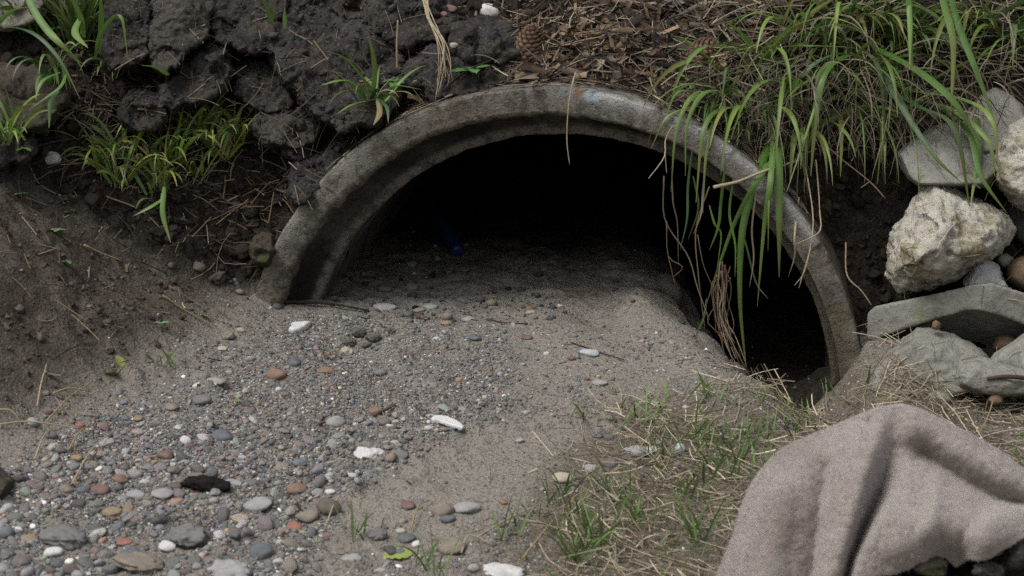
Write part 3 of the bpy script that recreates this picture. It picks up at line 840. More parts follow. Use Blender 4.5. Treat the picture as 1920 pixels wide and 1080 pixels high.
# ------------------------------------------------------------------ blanket in the right foreground
def build_blanket():
    RID = np.array([(1330, 1120), (1345, 1085), (1362, 1045), (1380, 1000), (1392, 955), (1408, 915), (1436, 875), (1462, 848), (1490, 833), (1530, 815), (1575, 797), (1620, 778), (1650, 766), (1690, 760), (1725, 770), (1765, 790), (1815, 815), (1865, 843), (1920, 884), (1990, 930), (2080, 985), (2180, 1040), (2260, 1110)], float)
    FT = np.array([(1330, 1150), (1400, 1230), (1500, 1260), (1600, 1280), (1700, 1290), (1850, 1290), (2000, 1280), (2150, 1230), (2260, 1150)], float)
    L = np.concatenate([[0], np.cumsum(np.hypot(*np.diff(RID, axis=0).T))]); L /= L[-1]
    ns, ntv = 420, 260
    s = np.linspace(0, 1, ns)
    k = np.array([0.25, 0.5, 0.25])
    def sm(a, it):
        for _ in range(it): a[1:-1] = 0.25 * a[:-2] + 0.5 * a[1:-1] + 0.25 * a[2:]
        return a
    ru, rv = sm(np.interp(s, L, RID[:, 0]), 14), sm(np.interp(s, L, RID[:, 1]), 14)
    LF = np.linspace(0, 1, len(FT))
    fu, fv = sm(np.interp(s, LF, FT[:, 0]), 30), sm(np.interp(s, LF, FT[:, 1]), 30)
    t = np.concatenate([np.linspace(-0.30, 0, 40)[:-1], np.linspace(0, 1, ntv - 39)])
    S, T = np.meshgrid(s, t, indexing='ij')
    Tp = np.clip(T, 0, 1)
    U = ru[:, None] * (1 - Tp) + fu[:, None] * Tp
    Vv = rv[:, None] * (1 - Tp) + fv[:, None] * Tp
    g = lambda d, sg: np.exp(-(d / sg) ** 2)
    D = 0.10 * np.sin(np.clip(Tp * 1.2, 0, 1) * np.pi / 2) ** 0.9                       # the cloth stands forward as it falls
    top_ = sstep(-0.03, 0.22, Tp)
    e1x = np.interp(Vv, [760, 775, 860, 953, 1047, 1120, 1300], [1655, 1648, 1624, 1600, 1574, 1556, 1520])     # the sharp fold left of the valley
    e2x = np.interp(Vv, [760, 800, 880, 935, 1000, 1050, 1120, 1300], [1700, 1705, 1700, 1682, 1642, 1614, 1596, 1560])
    left = np.clip((e1x - U) / 230, 0, 1.3)
    D += (0.060 * (1 - left) ** 1.3) * (U < e1x) * top_ * sstep(0, 40, e1x - U + 40)
    vw = np.maximum(e2x - e1x, 20)
    q = (U - e1x) / vw
    inval = (q >= 0) & (q <= 1)
    D += np.where(inval, 0.060 * (1 - sstep(0, 0.55, q)) - 0.016 * np.sin(np.clip(q, 0, 1) * np.pi) + 0.055 * sstep(0.55, 1.0, q) * sstep(820, 980, Vv), 0) * top_
    rightp = np.clip((U - e2x) / 260, 0, 1.5)
    D += np.where(q > 1, (0.055 * sstep(820, 980, Vv)) * (1 - rightp) ** 1.0, 0) * top_
    D -= 0.026 * g(seg_dist(U, Vv, [(1548, 880), (1538, 950), (1532, 1010), (1520, 1100)]), 22) * top_
    D += 0.024 * g(seg_dist(U, Vv, [(1470, 880), (1462, 960), (1440, 1090)]), 30) * top_
    D += 0.028 * g(seg_dist(U, Vv, [(1715, 785), (1790, 835), (1860, 875), (1940, 920), (2100, 1005)]), 30) * top_
    D -= 0.046 * g(seg_dist(U, Vv, [(1735, 850), (1800, 895), (1860, 930), (1990, 975)]), 34) * top_
    D += 0.035 * g(seg_dist(U, Vv, [(1700, 1020), (1760, 985), (1850, 1005)]), 48)
    D += 0.055 * sstep(-16, 14, Vv - np.interp(U, [1700, 1820, 1847, 1880, 1920, 2000], [1060, 1000, 964, 957, 956, 962])) * sstep(1800, 1850, U)
    D += 0.012 * g(seg_dist(U, Vv, [(1755, 900), (1748, 950), (1735, 1000)]), 13)
    for _ in range(5):
        D[1:-1] = 0.25 * D[:-2] + 0.5 * D[1:-1] + 0.25 * D[2:]
        D[:, 1:-1] = 0.25 * D[:, :-2] + 0.5 * D[:, 1:-1] + 0.25 * D[:, 2:]
    p = np.stack([U / 300, Vv / 300, 0 * U], -1)
    D += 0.006 * fbm(p * 5, 3, 71) * sstep(0, 0.1, Tp) + 0.0015 * fbm(p * 30, 3, 72)
    # roll over the ridge and hang down behind
    tb = np.clip(-T / 0.30, 0, 1)
    D -= 0.20 * tb
    Y = -0.93 - D
    d = np.stack([(U - 960) / FPX, CP + (540 - Vv) / FPX * SP, -SP + (540 - Vv) / FPX * CP], -1)
    base_y = -0.93 - 0.0
    P = CAM + d * ((base_y - D - CAM[1]) / d[..., 1])[..., None]
    P[..., 2] -= 0.30 * tb ** 1.6 + 0.03 * tb ** 2
    # soft rounding of the ridge
    rr = np.exp(-(T / 0.035) ** 2)
    P[..., 2] += 0.045 * np.maximum(0, P[..., 1] * -1 - 0.93) * 0        # keep the drape
    hem_u = [1300, 1600, 1613, 1640, 1700, 1725, 1745, 1770, 1790, 1815, 1840, 1860, 1890, 1925, 1990, 2300]
    hem_v = [1400, 1400, 1090, 1082, 1068, 1052, 1060, 1044, 1062, 1052, 1050, 1042, 1026, 1008, 985, 970]
    hv = np.interp(U, hem_u, hem_v) + 3 * fbm(p * 14, 2, 5)
    cut = (T > 0.2) & (Vv > hv)
    F = grid_faces(ns, len(t))
    cf = cut.ravel()
    F = F[~cf[F].any(1)]
    V = P.reshape(-1, 3)
    use = np.unique(F); rm = np.full(len(V), -1); rm[use] = np.arange(len(use))
    return V[use], rm[F]
BV, BF = build_blanket()
def mat_blanket():
    t = NT('fleece', 1.0, 0.05)
    n1, n2, n3 = t.noise(16, 4, 0.6), t.noise(110, 4, 0.7), t.noise(700, 2, 0.6)
    c = t.mix(n1, (0.250, 0.219, 0.197), (0.340, 0.302, 0.275))
    c = t.mix(t.math('MULTIPLY', t.ramp(t.noise(7, 4, 0.6), 0.45, 0.68), 0.55), c, (0.105, 0.085, 0.066))
    c = t.mix(t.ramp(t.noise(42, 4, 0.7), 0.66, 0.74), c, (0.10, 0.075, 0.058))
    c = t.scale_col(c, t.math('ADD', t.math('MULTIPLY', n2, 0.7), 0.65))
    t.b.inputs['Sheen Weight'].default_value = 0.5
    t.b.inputs['Sheen Roughness'].default_value = 0.45
    t.put(t.b.inputs['Sheen Tint'], (0.9, 0.84, 0.82))
    h = t.math('ADD', t.math('MULTIPLY', n3, 0.6), n2)
    return t.done(c, t.bump(h, 0.005, 0.8))
M_BLANKET = mat_blanket()
bb = Vector((0.36, -1.0, 0.0))
blanket = thing('blanket', 'crumpled dirty pinkish-grey fleece blanket standing up in the right foreground', 'blanket', bb)
bo = link('cloth', mesh_np('cloth', BV - np.array(bb), BF), M_BLANKET, blanket)
mod = bo.modifiers.new('thick', 'SOLIDIFY'); mod.thickness = 0.007; mod.offset = 0
# short fibres of the pile
fr = np.random.default_rng(5)
tri = BF[fr.integers(0, len(BF), 18000)]
wts = fr.dirichlet((1, 1, 1, 1), len(tri))
bp = (BV[tri] * wts[..., None]).sum(1)
bn = np.cross(BV[tri[:, 1]] - BV[tri[:, 0]], BV[tri[:, 3]] - BV[tri[:, 0]])
bn /= np.linalg.norm(bn, axis=1)[:, None] + 1e-12
bn *= np.where(((bn * (CAM - bp)).sum(1) < 0)[:, None], -1, 1)
bd = bn + 0.75 * fr.normal(size=bn.shape); bd /= np.linalg.norm(bd, axis=1)[:, None]
side = np.cross(bd, fr.normal(size=bn.shape)); side /= np.linalg.norm(side, axis=1)[:, None]
ln = fr.uniform(0.004, 0.009, len(bp))[:, None]
b0 = bp + bn * 0.0025
fv = np.stack([b0 - side * 0.00030, b0 + side * 0.00030, b0 + bd * ln + side * 0.00008], 1).reshape(-1, 3)
nap = Merge()
nap.add(fv, np.arange(len(fv)).reshape(-1, 3), np.repeat(np.array([[0.30, 0.265, 0.240]]) * fr.uniform(0.85, 1.15, (len(bp), 1)), 3, axis=0))
no = nap.obj('nap', mat_tint('fleece_fibre', 1.0, 0.05, 0.15, 0.2, 30), blanket)
tag(no, kind='stuff')

# ------------------------------------------------------------------ pebbles
PAL = {  # colour word: linear albedo
    'grey': (0.17, 0.168, 0.165), 'dark grey': (0.075, 0.075, 0.08), 'blue-grey': (0.105, 0.135, 0.155), 'pale grey': (0.33, 0.325, 0.31),
    'white': (0.62, 0.61, 0.58), 'rust-red': (0.21, 0.095, 0.070), 'tan': (0.26, 0.20, 0.14), 'ochre': (0.34, 0.22, 0.085),
    'green-grey': (0.15, 0.17, 0.145), 'mauve-grey': (0.155, 0.125, 0.125), 'brown': (0.135, 0.098, 0.072), 'black': (0.028, 0.027, 0.027), 'orange': (0.36, 0.145, 0.06), 'cream': (0.46, 0.40, 0.28)}
CW = ['grey', 'dark grey', 'blue-grey', 'pale grey', 'white', 'rust-red', 'tan', 'ochre', 'green-grey', 'mauve-grey', 'brown', 'black', 'orange', 'cream']
CP_ = np.array([0.29, 0.16, 0.10, 0.12, 0.015, 0.04, 0.085, 0.012, 0.06, 0.08, 0.05, 0.01, 0.006, 0.015]); CP_ /= CP_.sum()
PALA = np.array([PAL[c] for c in CW])
SHAPES = [('rounded', 0.1, 0.10), ('angular', 0.9, 0.12), ('rounded', 0.2, 0.2), ('angular', 0.7, 0.25)]
def dens(u, v):
    g_ = sstep(-40, 50, poly_sdf(u, v, POLY_GRAVEL))
    low = sstep(640, 1000, v)
    d = g_ * (0.45 + 0.55 * low)
    d = np.maximum(d, 0.10 * sstep(-60, 60, poly_sdf(u, v, [(430, 640), (700, 520), (1200, 480), (1420, 700), (1300, 800), (900, 800), (400, 800)])))
    d = np.maximum(d, 0.30 * sstep(-40, 30, poly_sdf(u, v, [(640, 1000), (760, 930), (1000, 930), (1010, 1300), (560, 1300)])))
    d = np.maximum(d, 0.16 * sstep(-40, 30, poly_sdf(u, v, [(980, 900), (1100, 780), (1320, 800), (1300, 900), (1100, 1000)])))
    d = np.maximum(d, 0.035)
    s1 = sstep(-15, 25, poly_sdf(u, v, POLY_SAND1))
    return d * (1 - 0.85 * s1)

# pebbles placed by hand: u, v, width, height in photo pixels, colour, shape, label
HERO = [
 (692, 852, 62, 34, 'white', 'lump', 'big knobbly white lump lying on the fine gravel'),
 (630, 790, 38, 28, 'pale grey', 'angular', 'pale whitish stone up the slope from the knobbly white lump'),
 (733, 855, 22, 20, 'tan', 'rounded', 'small round tan pebble touching the right side of the knobbly white lump'),
 (649, 657, 26, 26, 'cream', 'lump', 'yellowish white crumbly nugget below the pipe mouth'),
 (1105, 660, 38, 14, 'iceblue', 'rounded', 'smooth pale blue-white oval pebble alone on the sand mound'),
 (722, 574, 46, 15, 'pale grey', 'flat', 'flat pale sliver of stone just inside the left of the pipe mouth'),
 (807, 573, 30, 14, 'palegreen', 'flat', 'flat pale greenish pebble at the middle of the pipe mouth'),
 (787, 581, 22, 12, 'tan', 'rounded', 'small tan pebble beside the flat pale greenish pebble'),
 (838, 592, 22, 22, 'tan', 'rounded', 'upright tan pebble right of the flat pale greenish pebble'),
 (836, 604, 24, 12, 'ochre', 'flat', 'yellow-brown flake at the foot of the upright tan pebble'),
 (878, 598, 26, 12, 'pale grey', 'angular', 'pale grey chip right of the upright tan pebble'),
 (722, 540, 28, 16, 'brown', 'rounded', 'olive-brown pebble in the shade inside the pipe'),
 (772, 536, 28, 16, 'grey', 'rounded', 'grey pebble in the shade inside the pipe, beside an olive-brown one'),
 (518, 700, 40, 26, 'orangebrown', 'rounded', 'smooth orange-brown stone with a mauve end at the top of the gravel'),
 (610, 692, 34, 14, 'orangebrown', 'flat', 'flat orange-brown flake on the gravel below the white foam shard'),
 (552, 678, 26, 16, 'blue-grey', 'angular', 'blue-grey splinter between two orange-brown stones'),
 (712, 696, 26, 18, 'grey', 'rounded', 'round grey pebble on the sand right of the orange-brown flake'),
 (705, 768, 28, 14, 'orangebrown', 'angular', 'orange brick chip up the slope from the curved white shard'),
 (415, 815, 46, 24, 'blue-grey', 'angular', 'dark blue-grey angular stone standing out of the gravel'),
 (310, 852, 32, 18, 'rust-red', 'rounded', 'salmon-red oval stone on the upper left gravel'),
 (188, 916, 36, 26, 'rust-red', 'rounded', 'brick-red rounded stone on the left gravel'),
 (156, 918, 26, 18, 'blue-grey', 'rounded', 'blue-grey pebble touching the brick-red rounded stone'),
 (125, 916, 26, 22, 'tan', 'angular', 'tan angular pebble two places left of the brick-red rounded stone'),
 (210, 958, 38, 16, 'ochre', 'angular', 'bright yellow-ochre chip on the lower left gravel'),
 (234, 1014, 30, 14, 'orangered', 'flat', 'bright orange-red brick flake low on the gravel'),
 (290, 866, 15, 11, 'ochre', 'rounded', 'tiny yellow pebble below the salmon-red oval stone'),
 (150, 797, 20, 14, 'orangered', 'rounded', 'orange-red pebble at the left end of the blue thread'),
 (258, 785, 18, 10, 'ochre', 'rounded', 'small yellow pebble at the right end of the blue thread'),
 (120, 1002, 92, 44, 'grey', 'lump', 'biggest grey rough stone in the lower left gravel, half sunk'),
 (350, 998, 84, 44, 'grey', 'lump', 'rough pitted grey stone half sunk in the middle of the lower gravel'),
 (260, 1052, 100, 30, 'tan', 'lump', 'long pale yellowish rough stone at the bottom edge'),
 (430, 1068, 90, 32, 'pale grey', 'lump', 'broad pale rough stone cut by the bottom edge'),
 (100, 1034, 36, 22, 'white', 'rounded', 'smooth white egg-shaped pebble in the lower left corner'),
 (40, 1050, 38, 22, 'mauve-grey', 'rounded', 'two-tone mauve pebble in the lower left corner, left of the white egg shape'),
 (490, 1032, 46, 34, 'blue-grey', 'angular', 'large blue-green stone on the right side of the lower gravel'),
 (245, 1034, 38, 22, 'blue-grey', 'angular', 'blue-grey stone just below the bright orange-red flake'),
 (208, 1066, 28, 22, 'blue-grey', 'rounded', 'blue pebble near the bottom edge left of the long pale rough stone'),
 (315, 1022, 34, 20, 'white', 'angular', 'broken white chip above the long pale yellowish stone'),
 (484, 944, 56, 20, 'pale grey', 'rounded', 'long pale grey stone right of the black charred lump'),
 (430, 905, 50, 14, 'pale grey', 'flat', 'flat grey stone touching the right end of the black charred lump'),
 (305, 925, 42, 16, 'pale grey', 'rounded', 'long pale pinkish pebble left of the black charred lump'),
 (255, 925, 34, 12, 'pale grey', 'flat', 'slim pale tilted sliver left of the long pinkish pebble'),
 (616, 948, 46, 36, 'brown', 'angular', 'upright dark brown stone standing at the edge of the sand'),
 (576, 966, 46, 24, 'tan', 'rounded', 'tan stone leaning on the upright dark brown stone'),
 (556, 914, 40, 20, 'orangebrown', 'rounded', 'long tan-orange stone above the upright dark brown stone'),
 (619, 921, 20, 12, 'white', 'rounded', 'little white pebble above the upright dark brown stone'),
 (552, 985, 30, 14, 'orangered', 'flat', 'pale red flake below the tan leaning stone'),
 (875, 950, 54, 24, 'pale grey', 'angular', 'pale grey triangular slab beside a round tan stone at the sand edge'),
 (831, 952, 42, 34, 'tan', 'rounded', 'round tan stone beside the pale grey triangular slab'),
 (841, 972, 30, 20, 'blue-grey', 'rounded', 'dark bluish pebble under the round tan stone'),
 (765, 946, 28, 15, 'rust-red', 'angular', 'dull red chip left of the round tan stone'),
 (784, 938, 22, 12, 'grey', 'rounded', 'grey pebble touching the dull red chip'),
 (943, 940, 18, 12, 'orange', 'rounded', 'single orange pebble on the sand by the short grass'),
 (752, 995, 20, 14, 'cream', 'rounded', 'cream pebble between the round tan stone and the yellow leaf'),
 (762, 1008, 34, 20, 'blue-grey', 'rounded', 'blue-grey pebble above the yellow-green leaf'),
 (754, 1035, 30, 18, 'blue-grey', 'angular', 'steel-blue stone resting on the yellow-green leaf'),
 (733, 1031, 26, 20, 'dark grey', 'rounded', 'dark slate pebble left of the steel-blue stone'),
 (783, 1019, 22, 15, 'white', 'rounded', 'white pebble right of the yellow-green leaf'),
 (848, 1020, 54, 30, 'tan', 'angular', 'yellow-brown pointed stone below the round tan stone'),
 (945, 1070, 84, 24, 'white', 'lump', 'whitish slab of stone cut by the bottom edge below the grass'),
 (888, 1062, 24, 15, 'pale grey', 'rounded', 'pale grey pebble left of the whitish slab'),
 (660, 1046, 40, 18, 'pale grey', 'angular', 'pale grey wedge at the bottom left of the yellow-green leaf'),
 (705, 1000, 46, 26, 'grey', 'lump', 'grey lumpy stone up left of the cream pebble'),
 (1057, 894, 44, 24, 'cream', 'rounded', 'rounded cream stone behind the short green grass'),
 (1146, 865, 40, 22, 'mauve-grey', 'rounded', 'dusty pink stone in the short grass'),
 (1108, 876, 26, 18, 'pale grey', 'rounded', 'pale grey stone between the cream and the dusty pink stones'),
 (1197, 845, 56, 22, 'pale grey', 'lump', 'long pale lumpy stone in the dry grass'),
 (1272, 839, 30, 24, 'iceblue', 'rounded', 'shiny bluish white stone in the dry grass near the blanket'),
 (1222, 842, 26, 16, 'white', 'angular', 'white chip between the long lumpy stone and the shiny bluish stone'),
 (1146, 783, 22, 20, 'grey', 'rounded', 'grey pebble standing alone at the edge of the dry grass'),
 (1120, 813, 22, 14, 'grey', 'rounded', 'grey pebble left of a blue-grey one, above the dry grass'),
 (1141, 820, 20, 16, 'blue-grey', 'rounded', 'blue-grey pebble above the dusty pink stone'),
 (1125, 717, 30, 14, 'pale grey', 'rounded', 'pale flat pebble on the silt right of the sand tongue'),
 (975, 825, 18, 10, 'pale grey', 'angular', 'pale chip on the sand tongue right of the curved white shard'),
 (832, 763, 26, 12, 'palegreen', 'flat', 'pale green flat pebble above the curved white shard'),
 (807, 779, 18, 9, 'pale grey', 'angular', 'small grey chip at the left end of the curved white shard'),
 (373, 498, 24, 22, 'brown', 'rounded', 'round brown pebble on the dark soil left of the pipe foot'),
 (428, 628, 26, 20, 'tan', 'lump', 'sandy tan clod where the soil slope meets the gravel'),
 (417, 652, 18, 10, 'cream', 'flat', 'pale yellow flake below the sandy tan clod'),
 (450, 545, 18, 12, 'tan', 'rounded', 'tan pebble in the soil right beside the left pipe foot'),
 (98, 294, 36, 26, 'white', 'angular', 'white stone on the left soil beside the black lump'),
 (402, 283, 30, 12, 'pale grey', 'angular', 'pale stone half hidden in the low grass of the left bank'),
 (917, 17, 42, 30, 'white', 'angular', 'bright white faceted stone at the top edge above the pipe'),
 (851, 83, 16, 12, 'cream', 'rounded', 'small cream pebble in the dark bank left of the pine cone'),
 (846, 14, 22, 12, 'rust-red', 'rounded', 'pink-red pebble in the bank left of the bright white stone'),
 (832, 26, 16, 14, 'rust-red', 'rounded', 'smaller reddish pebble just under the pink-red pebble'),
 (1005, 3, 16, 10, 'cream', 'rounded', 'cream pebble at the top edge right of the bright white stone'),
 (1460, 62, 22, 8, 'white', 'flat', 'white flake among the grass at the upper right'),
 (1434, 46, 26, 30, 'grey', 'angular', 'grey stone in the leaf litter beside the upper right grass'),
 (380, 748, 36, 22, 'grey', 'rounded', 'grey domed stone at the upper edge of the gravel'),
 (405, 712, 36, 14, 'pale grey', 'flat', 'pale jagged stone at the very top of the gravel'),
 (462, 756, 22, 16, 'dark grey', 'rounded', 'dark grey pebble right of the grey domed stone'),
 (322, 762, 26, 12, 'tan', 'rounded', 'tan pebble left of the grey domed stone'),
 (62, 790, 22, 16, 'pale grey', 'rounded', 'pale pebble among the dry straws on the left'),
 (95, 815, 24, 18, 'mauve-grey', 'rounded', 'mauve-grey pebble among the dry straws on the left'),
 (200, 827, 30, 14, 'pale grey', 'flat', 'pale flat pebble near the top left of the gravel'),
 (144, 858, 24, 16, 'ochre', 'angular', 'pale yellow chip near the left side of the gravel'),
 (820, 484, 14, 12, 'grey', 'rounded', 'shaded pebble left of the blue bottle'),
 (772, 495, 20, 14, 'grey', 'rounded', 'grey pebble at the inner left wall of the pipe'),
 (1020, 505, 12, 10, 'grey', 'rounded', 'little grey pebble deep in the pipe, centre'),
 (1072, 671, 16, 10, 'rust-red', 'rounded', 'dark red chip on the mound left of the pale blue oval pebble'),
 (890, 633, 26, 12, 'blue-grey', 'rounded', 'bluish pebble on the mound below the upright tan pebble'),
 (987, 632, 24, 6, 'rust-red', 'flat', 'thin dark red flake on the mound'),
 (995, 585, 20, 10, 'pale grey', 'rounded', 'pale pebble near the top of the sand mound'),
 (1050, 573, 10, 8, 'white', 'rounded', 'tiny white pebble near the top of the sand mound'),
]
EXTRA = {'iceblue': (0.44, 0.49, 0.52), 'palegreen': (0.27, 0.33, 0.29), 'orangebrown': (0.27, 0.135, 0.07), 'orangered': (0.36, 0.105, 0.055)}
HSH = {'rounded': [(0.05, 0.10, s_) for s_ in (1, 2, 3)], 'angular': [(0.9, 0.12, s_) for s_ in (4, 5, 6, 7)], 'flat': [(0.7, 0.12, s_) for s_ in (8, 9)], 'lump': [(0.2, 0.45, s_) for s_ in (10, 11, 12, 13)]}
def hero_mesh(kind, i):
    a, l, sd = HSH[kind][i % len(HSH[kind])]
    V, F = stone_shape(4 if kind == 'lump' else 3, sd * 13 + i, a, l)
    if kind == 'lump':
        D_ = V / np.linalg.norm(V, axis=1)[:, None]
        V = V + D_ * (0.16 * fbm(D_ * 3.2 + i, 4, i, 0.6, True) + 0.05 * fbm(D_ * 11 + i, 2, i))[:, None]
    V = V - (V.max(0) + V.min(0)) / 2
    return V / ((V.max(0) - V.min(0)) / 2), F
G_PEB = 'pebbles and stones of the gravel wash'
hero_px = []
for i, (u, v, wd, hg, colr, kind, lab) in enumerate(HERO):
    loc, nor, dist = hit(u, v + hg * 0.25)
    px = dist / FPX
    hw, hh = wd * px / 2, hg * px / 2
    V, F = hero_mesh(kind, i)
    r = random.Random(i)
    depth = hw * r.uniform(0.7, 0.95)
    up = hh * (0.62 if kind == 'flat' else 0.85)
    th = r.uniform(-0.25, 0.25)
    nn = np.array(nor) * 0.6 + np.array([0, -0.1, 1.0]); nn /= np.linalg.norm(nn)
    Mx = rot_basis(nn[None], np.array([th]))[0]
    V = V * np.array([hw, depth, max(up, hw * 0.25)])
    V = V @ Mx.T
    me = mesh_np('pebble', V, F)
    o = link('pebble', me, M_PEB, None, Vector(loc) + Vector(nn) * max(up, hw * 0.25) * 0.42)
    c = np.array(EXTRA.get(colr) or PAL[colr])
    if 'shaded' in lab or 'inside the pipe' in lab: c = c * 0.9  # shade inside the pipe painted in as a darker colour
    c = (c * 0.66 + c.mean() * 0.34) * 0.82 + np.array([0.16, 0.15, 0.132]) * 0.12
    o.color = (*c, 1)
    tag(o, lab, 'stone' if wd >= 40 else 'pebble', G_PEB)
    hero_px.append((u, v, max(wd, hg) * 0.5))
HP = np.array(hero_px)

# scattered pebbles: world space, thinned by the density of the wash
N0 = 420000
X = rng.uniform(-1.75, 1.05, N0); Yp = rng.uniform(-1.75, 0.34, N0)
Zp = gz(X, Yp)
u, v, dep = proj(X, Yp, Zp)
size = 0.0019 * np.exp(rng.gamma(1.4, 0.34, N0))            # half width in metres
low = sstep(680, 1000, v) * sstep(-40, 60, poly_sdf(u, v, POLY_GRAVEL))
size *= (0.70 + 0.55 * low)
size = np.minimum(size, 0.0078 + 0.0050 * low)
pipe_in = in_pipe(X, Yp, -0.015)
bankm = sstep(0.02, 0.06, terrain_fn(X, Yp)[2] - terrain_fn(X, Yp)[1])
slopem = sstep(0.0, 0.08, xline(Yp) - X)
P_ = dens(u, v) * (1 - bankm) * (1 - 0.9 * slopem) * (~pipe_in)
big = size > 0.0055
P_ = np.where(big & (low < 0.25), P_ * 0.35, P_)
ok = rng.uniform(0, 1, N0) < P_
dh = np.sqrt(((u[:, None] - HP[None, :, 0]) ** 2 + (v[:, None] - HP[None, :, 1]) ** 2)) - HP[None, :, 2]
ok &= dh.min(1) > size / dep * FPX * 0.5
idx = np.where(ok)[0]
# keep larger pebbles from piling into each other
order = idx[np.argsort(-size[idx])]
cell = {}
kept = []
for q in order:
    s_ = size[q]
    if s_ > 0.0035:
        cx, cy = int(X[q] / 0.033), int(Yp[q] / 0.033)
        bad = False
        for a in (-1, 0, 1):
            for b in (-1, 0, 1):
                for (xx, yy_, ss) in cell.get((cx + a, cy + b), ()):
                    if (xx - X[q]) ** 2 + (yy_ - Yp[q]) ** 2 < (0.68 * (ss + s_)) ** 2: bad = True
        if bad: continue
        cell.setdefault((cx, cy), []).append((X[q], Yp[q], s_))
    kept.append(q)
kept = np.array(kept)
ci = rng.choice(len(CW), len(kept), p=CP_)
shp = rng.integers(0, 8, len(kept))
yaw = rng.uniform(0, 6.28, len(kept))
sx_, sy_, sz_ = np.ones(len(kept)), rng.uniform(0.6, 0.92, len(kept)), rng.uniform(0.42, 0.72, len(kept))
nrm = gnorm(X[kept], Yp[kept], 0.012) + rng.normal(0, 0.22, (len(kept), 3))
Mb = rot_basis(nrm, yaw)
SZs = size[kept]
SCL = np.stack([sx_, sy_, sz_], -1) * SZs[:, None]
Mfull = Mb * SCL[:, None, :]
Tloc = np.stack([X[kept], Yp[kept], Zp[kept] + SZs * sz_ * rng.uniform(-0.15, 0.45, len(kept))], -1)
colr = PALA[ci] * rng.uniform(0.65, 1.5, (len(kept), 1)) * (1 + rng.normal(0, 0.05, (len(kept), 3)))
lum = colr.mean(1, keepdims=True)
colr = (colr * 0.55 + lum * 0.45) * 0.92 + np.array([0.17, 0.157, 0.138]) * 0.24
uk, vk, dk = proj(*Tloc.T)
inview = (uk > 8) & (uk < 1912) & (vk > 8) & (vk < 1072) & ~((uk > 1330) & (vk > 780)) 
rad_px = SZs / dk * FPX
NIND = 290 - len(HERO)
cand = np.where(inview)[0]
ind = cand[np.argsort(-rad_px[cand])][:NIND]
isind = np.zeros(len(kept), bool); isind[ind] = True

BASES = [stone_shape(3, 200 + k, *( [(0.25, 0.22), (0.9, 0.28), (0.4, 0.35), (0.8, 0.40)][k % 4])) for k in range(8)]
BASES2 = [stone_shape(2, 200 + k, *( [(0.25, 0.22), (0.9, 0.28), (0.4, 0.35), (0.8, 0.40)][k % 4])) for k in range(8)]
BASES1 = [stone_shape(1, 200 + k, *( [(0.25, 0.22), (0.9, 0.28), (0.4, 0.35), (0.8, 0.40)][k % 4])) for k in range(8)]
mg = Merge()
for k in range(8):
    for big_, B in ((True, BASES2), (False, BASES1)):
        sel = (~isind) & (shp == k) & ((SZs > 0.0055) == big_)
        if sel.any(): mg.add_many(B[k][0], B[k][1], Mfull[sel], Tloc[sel], colr[sel])

# labels for the individual pebbles: colour, shape, size and where it lies against something one can find
MARKS = [(385, 912, 'the black charred lump'), (692, 850, 'the knobbly white lump'), (840, 798, 'the curved white shard'), (560, 620, 'the white foam shard'),
         (415, 815, 'the dark blue-grey angular stone'), (188, 916, 'the brick-red rounded stone'), (120, 1002, 'the biggest rough grey stone'), (350, 998, 'the pitted grey stone'),
         (490, 1032, 'the large blue-green stone'), (616, 948, 'the upright dark brown stone'), (745, 1045, 'the yellow-green leaf'), (831, 952, 'the round tan stone'),
         (1057, 894, 'the rounded cream stone'), (1105, 660, 'the pale blue oval pebble'), (518, 700, 'the smooth orange-brown stone'), (310, 852, 'the salmon-red oval stone'),
         (210, 958, 'the yellow-ochre chip'), (630, 790, 'the pale whitish stone'), (722, 574, 'the flat pale sliver'), (945, 1070, 'the whitish bottom slab'), (100, 1034, 'the white egg-shaped pebble'), (380, 748, 'the grey domed stone')]
ORD = ['', 'second ', 'third ', 'fourth ', 'fifth ', 'sixth ', 'seventh ', 'eighth ', 'ninth ', 'tenth ']
shword = ['rounded', 'angular', 'rounded', 'angular', 'rounded', 'angular', 'rounded', 'angular']
bylab = {}
for q in ind:
    ds = [math.hypot(uk[q] - a, (vk[q] - b) * 1.3) for a, b, _ in MARKS]
    m = int(np.argmin(ds))
    a, b, nm = MARKS[m]
    du, dv = uk[q] - a, (vk[q] - b) * 1.3
    if abs(du) > abs(dv): dr = 'right of' if du > 0 else 'left of'
    else: dr = 'below' if dv > 0 else 'above'
    elong = 'stubby ' if sy_[q] > 0.76 else 'longish '
    key = (elong + CW[ci[q]] + ' ' + shword[shp[q]] + ' pebble', dr + ' ' + nm)
    bylab.setdefault(key, []).append((ds[m], q))
pm = [mesh_np('pebble', B[0], B[1]) for B in BASES]
for (a, b), lst in bylab.items():
    lst.sort()
    for k, (_, q) in enumerate(lst):
        lab = f'{a} {b}' if len(lst) == 1 else f'{ORD[k]}nearest {a} {b}' if k else f'nearest {a} {b}'
        o = bpy.data.objects.new('pebble', pm[shp[q]])
        COL.objects.link(o)
        if not pm[shp[q]].materials: pm[shp[q]].materials.append(M_PEB)
        Mx = Matrix([[*Mfull[q][r_], Tloc[q][r_]] for r_ in range(3)] + [[0, 0, 0, 1]])
        o.matrix_world = Mx
        o.color = (*colr[q], 1)
        tag(o, lab, 'pebble', G_PEB)

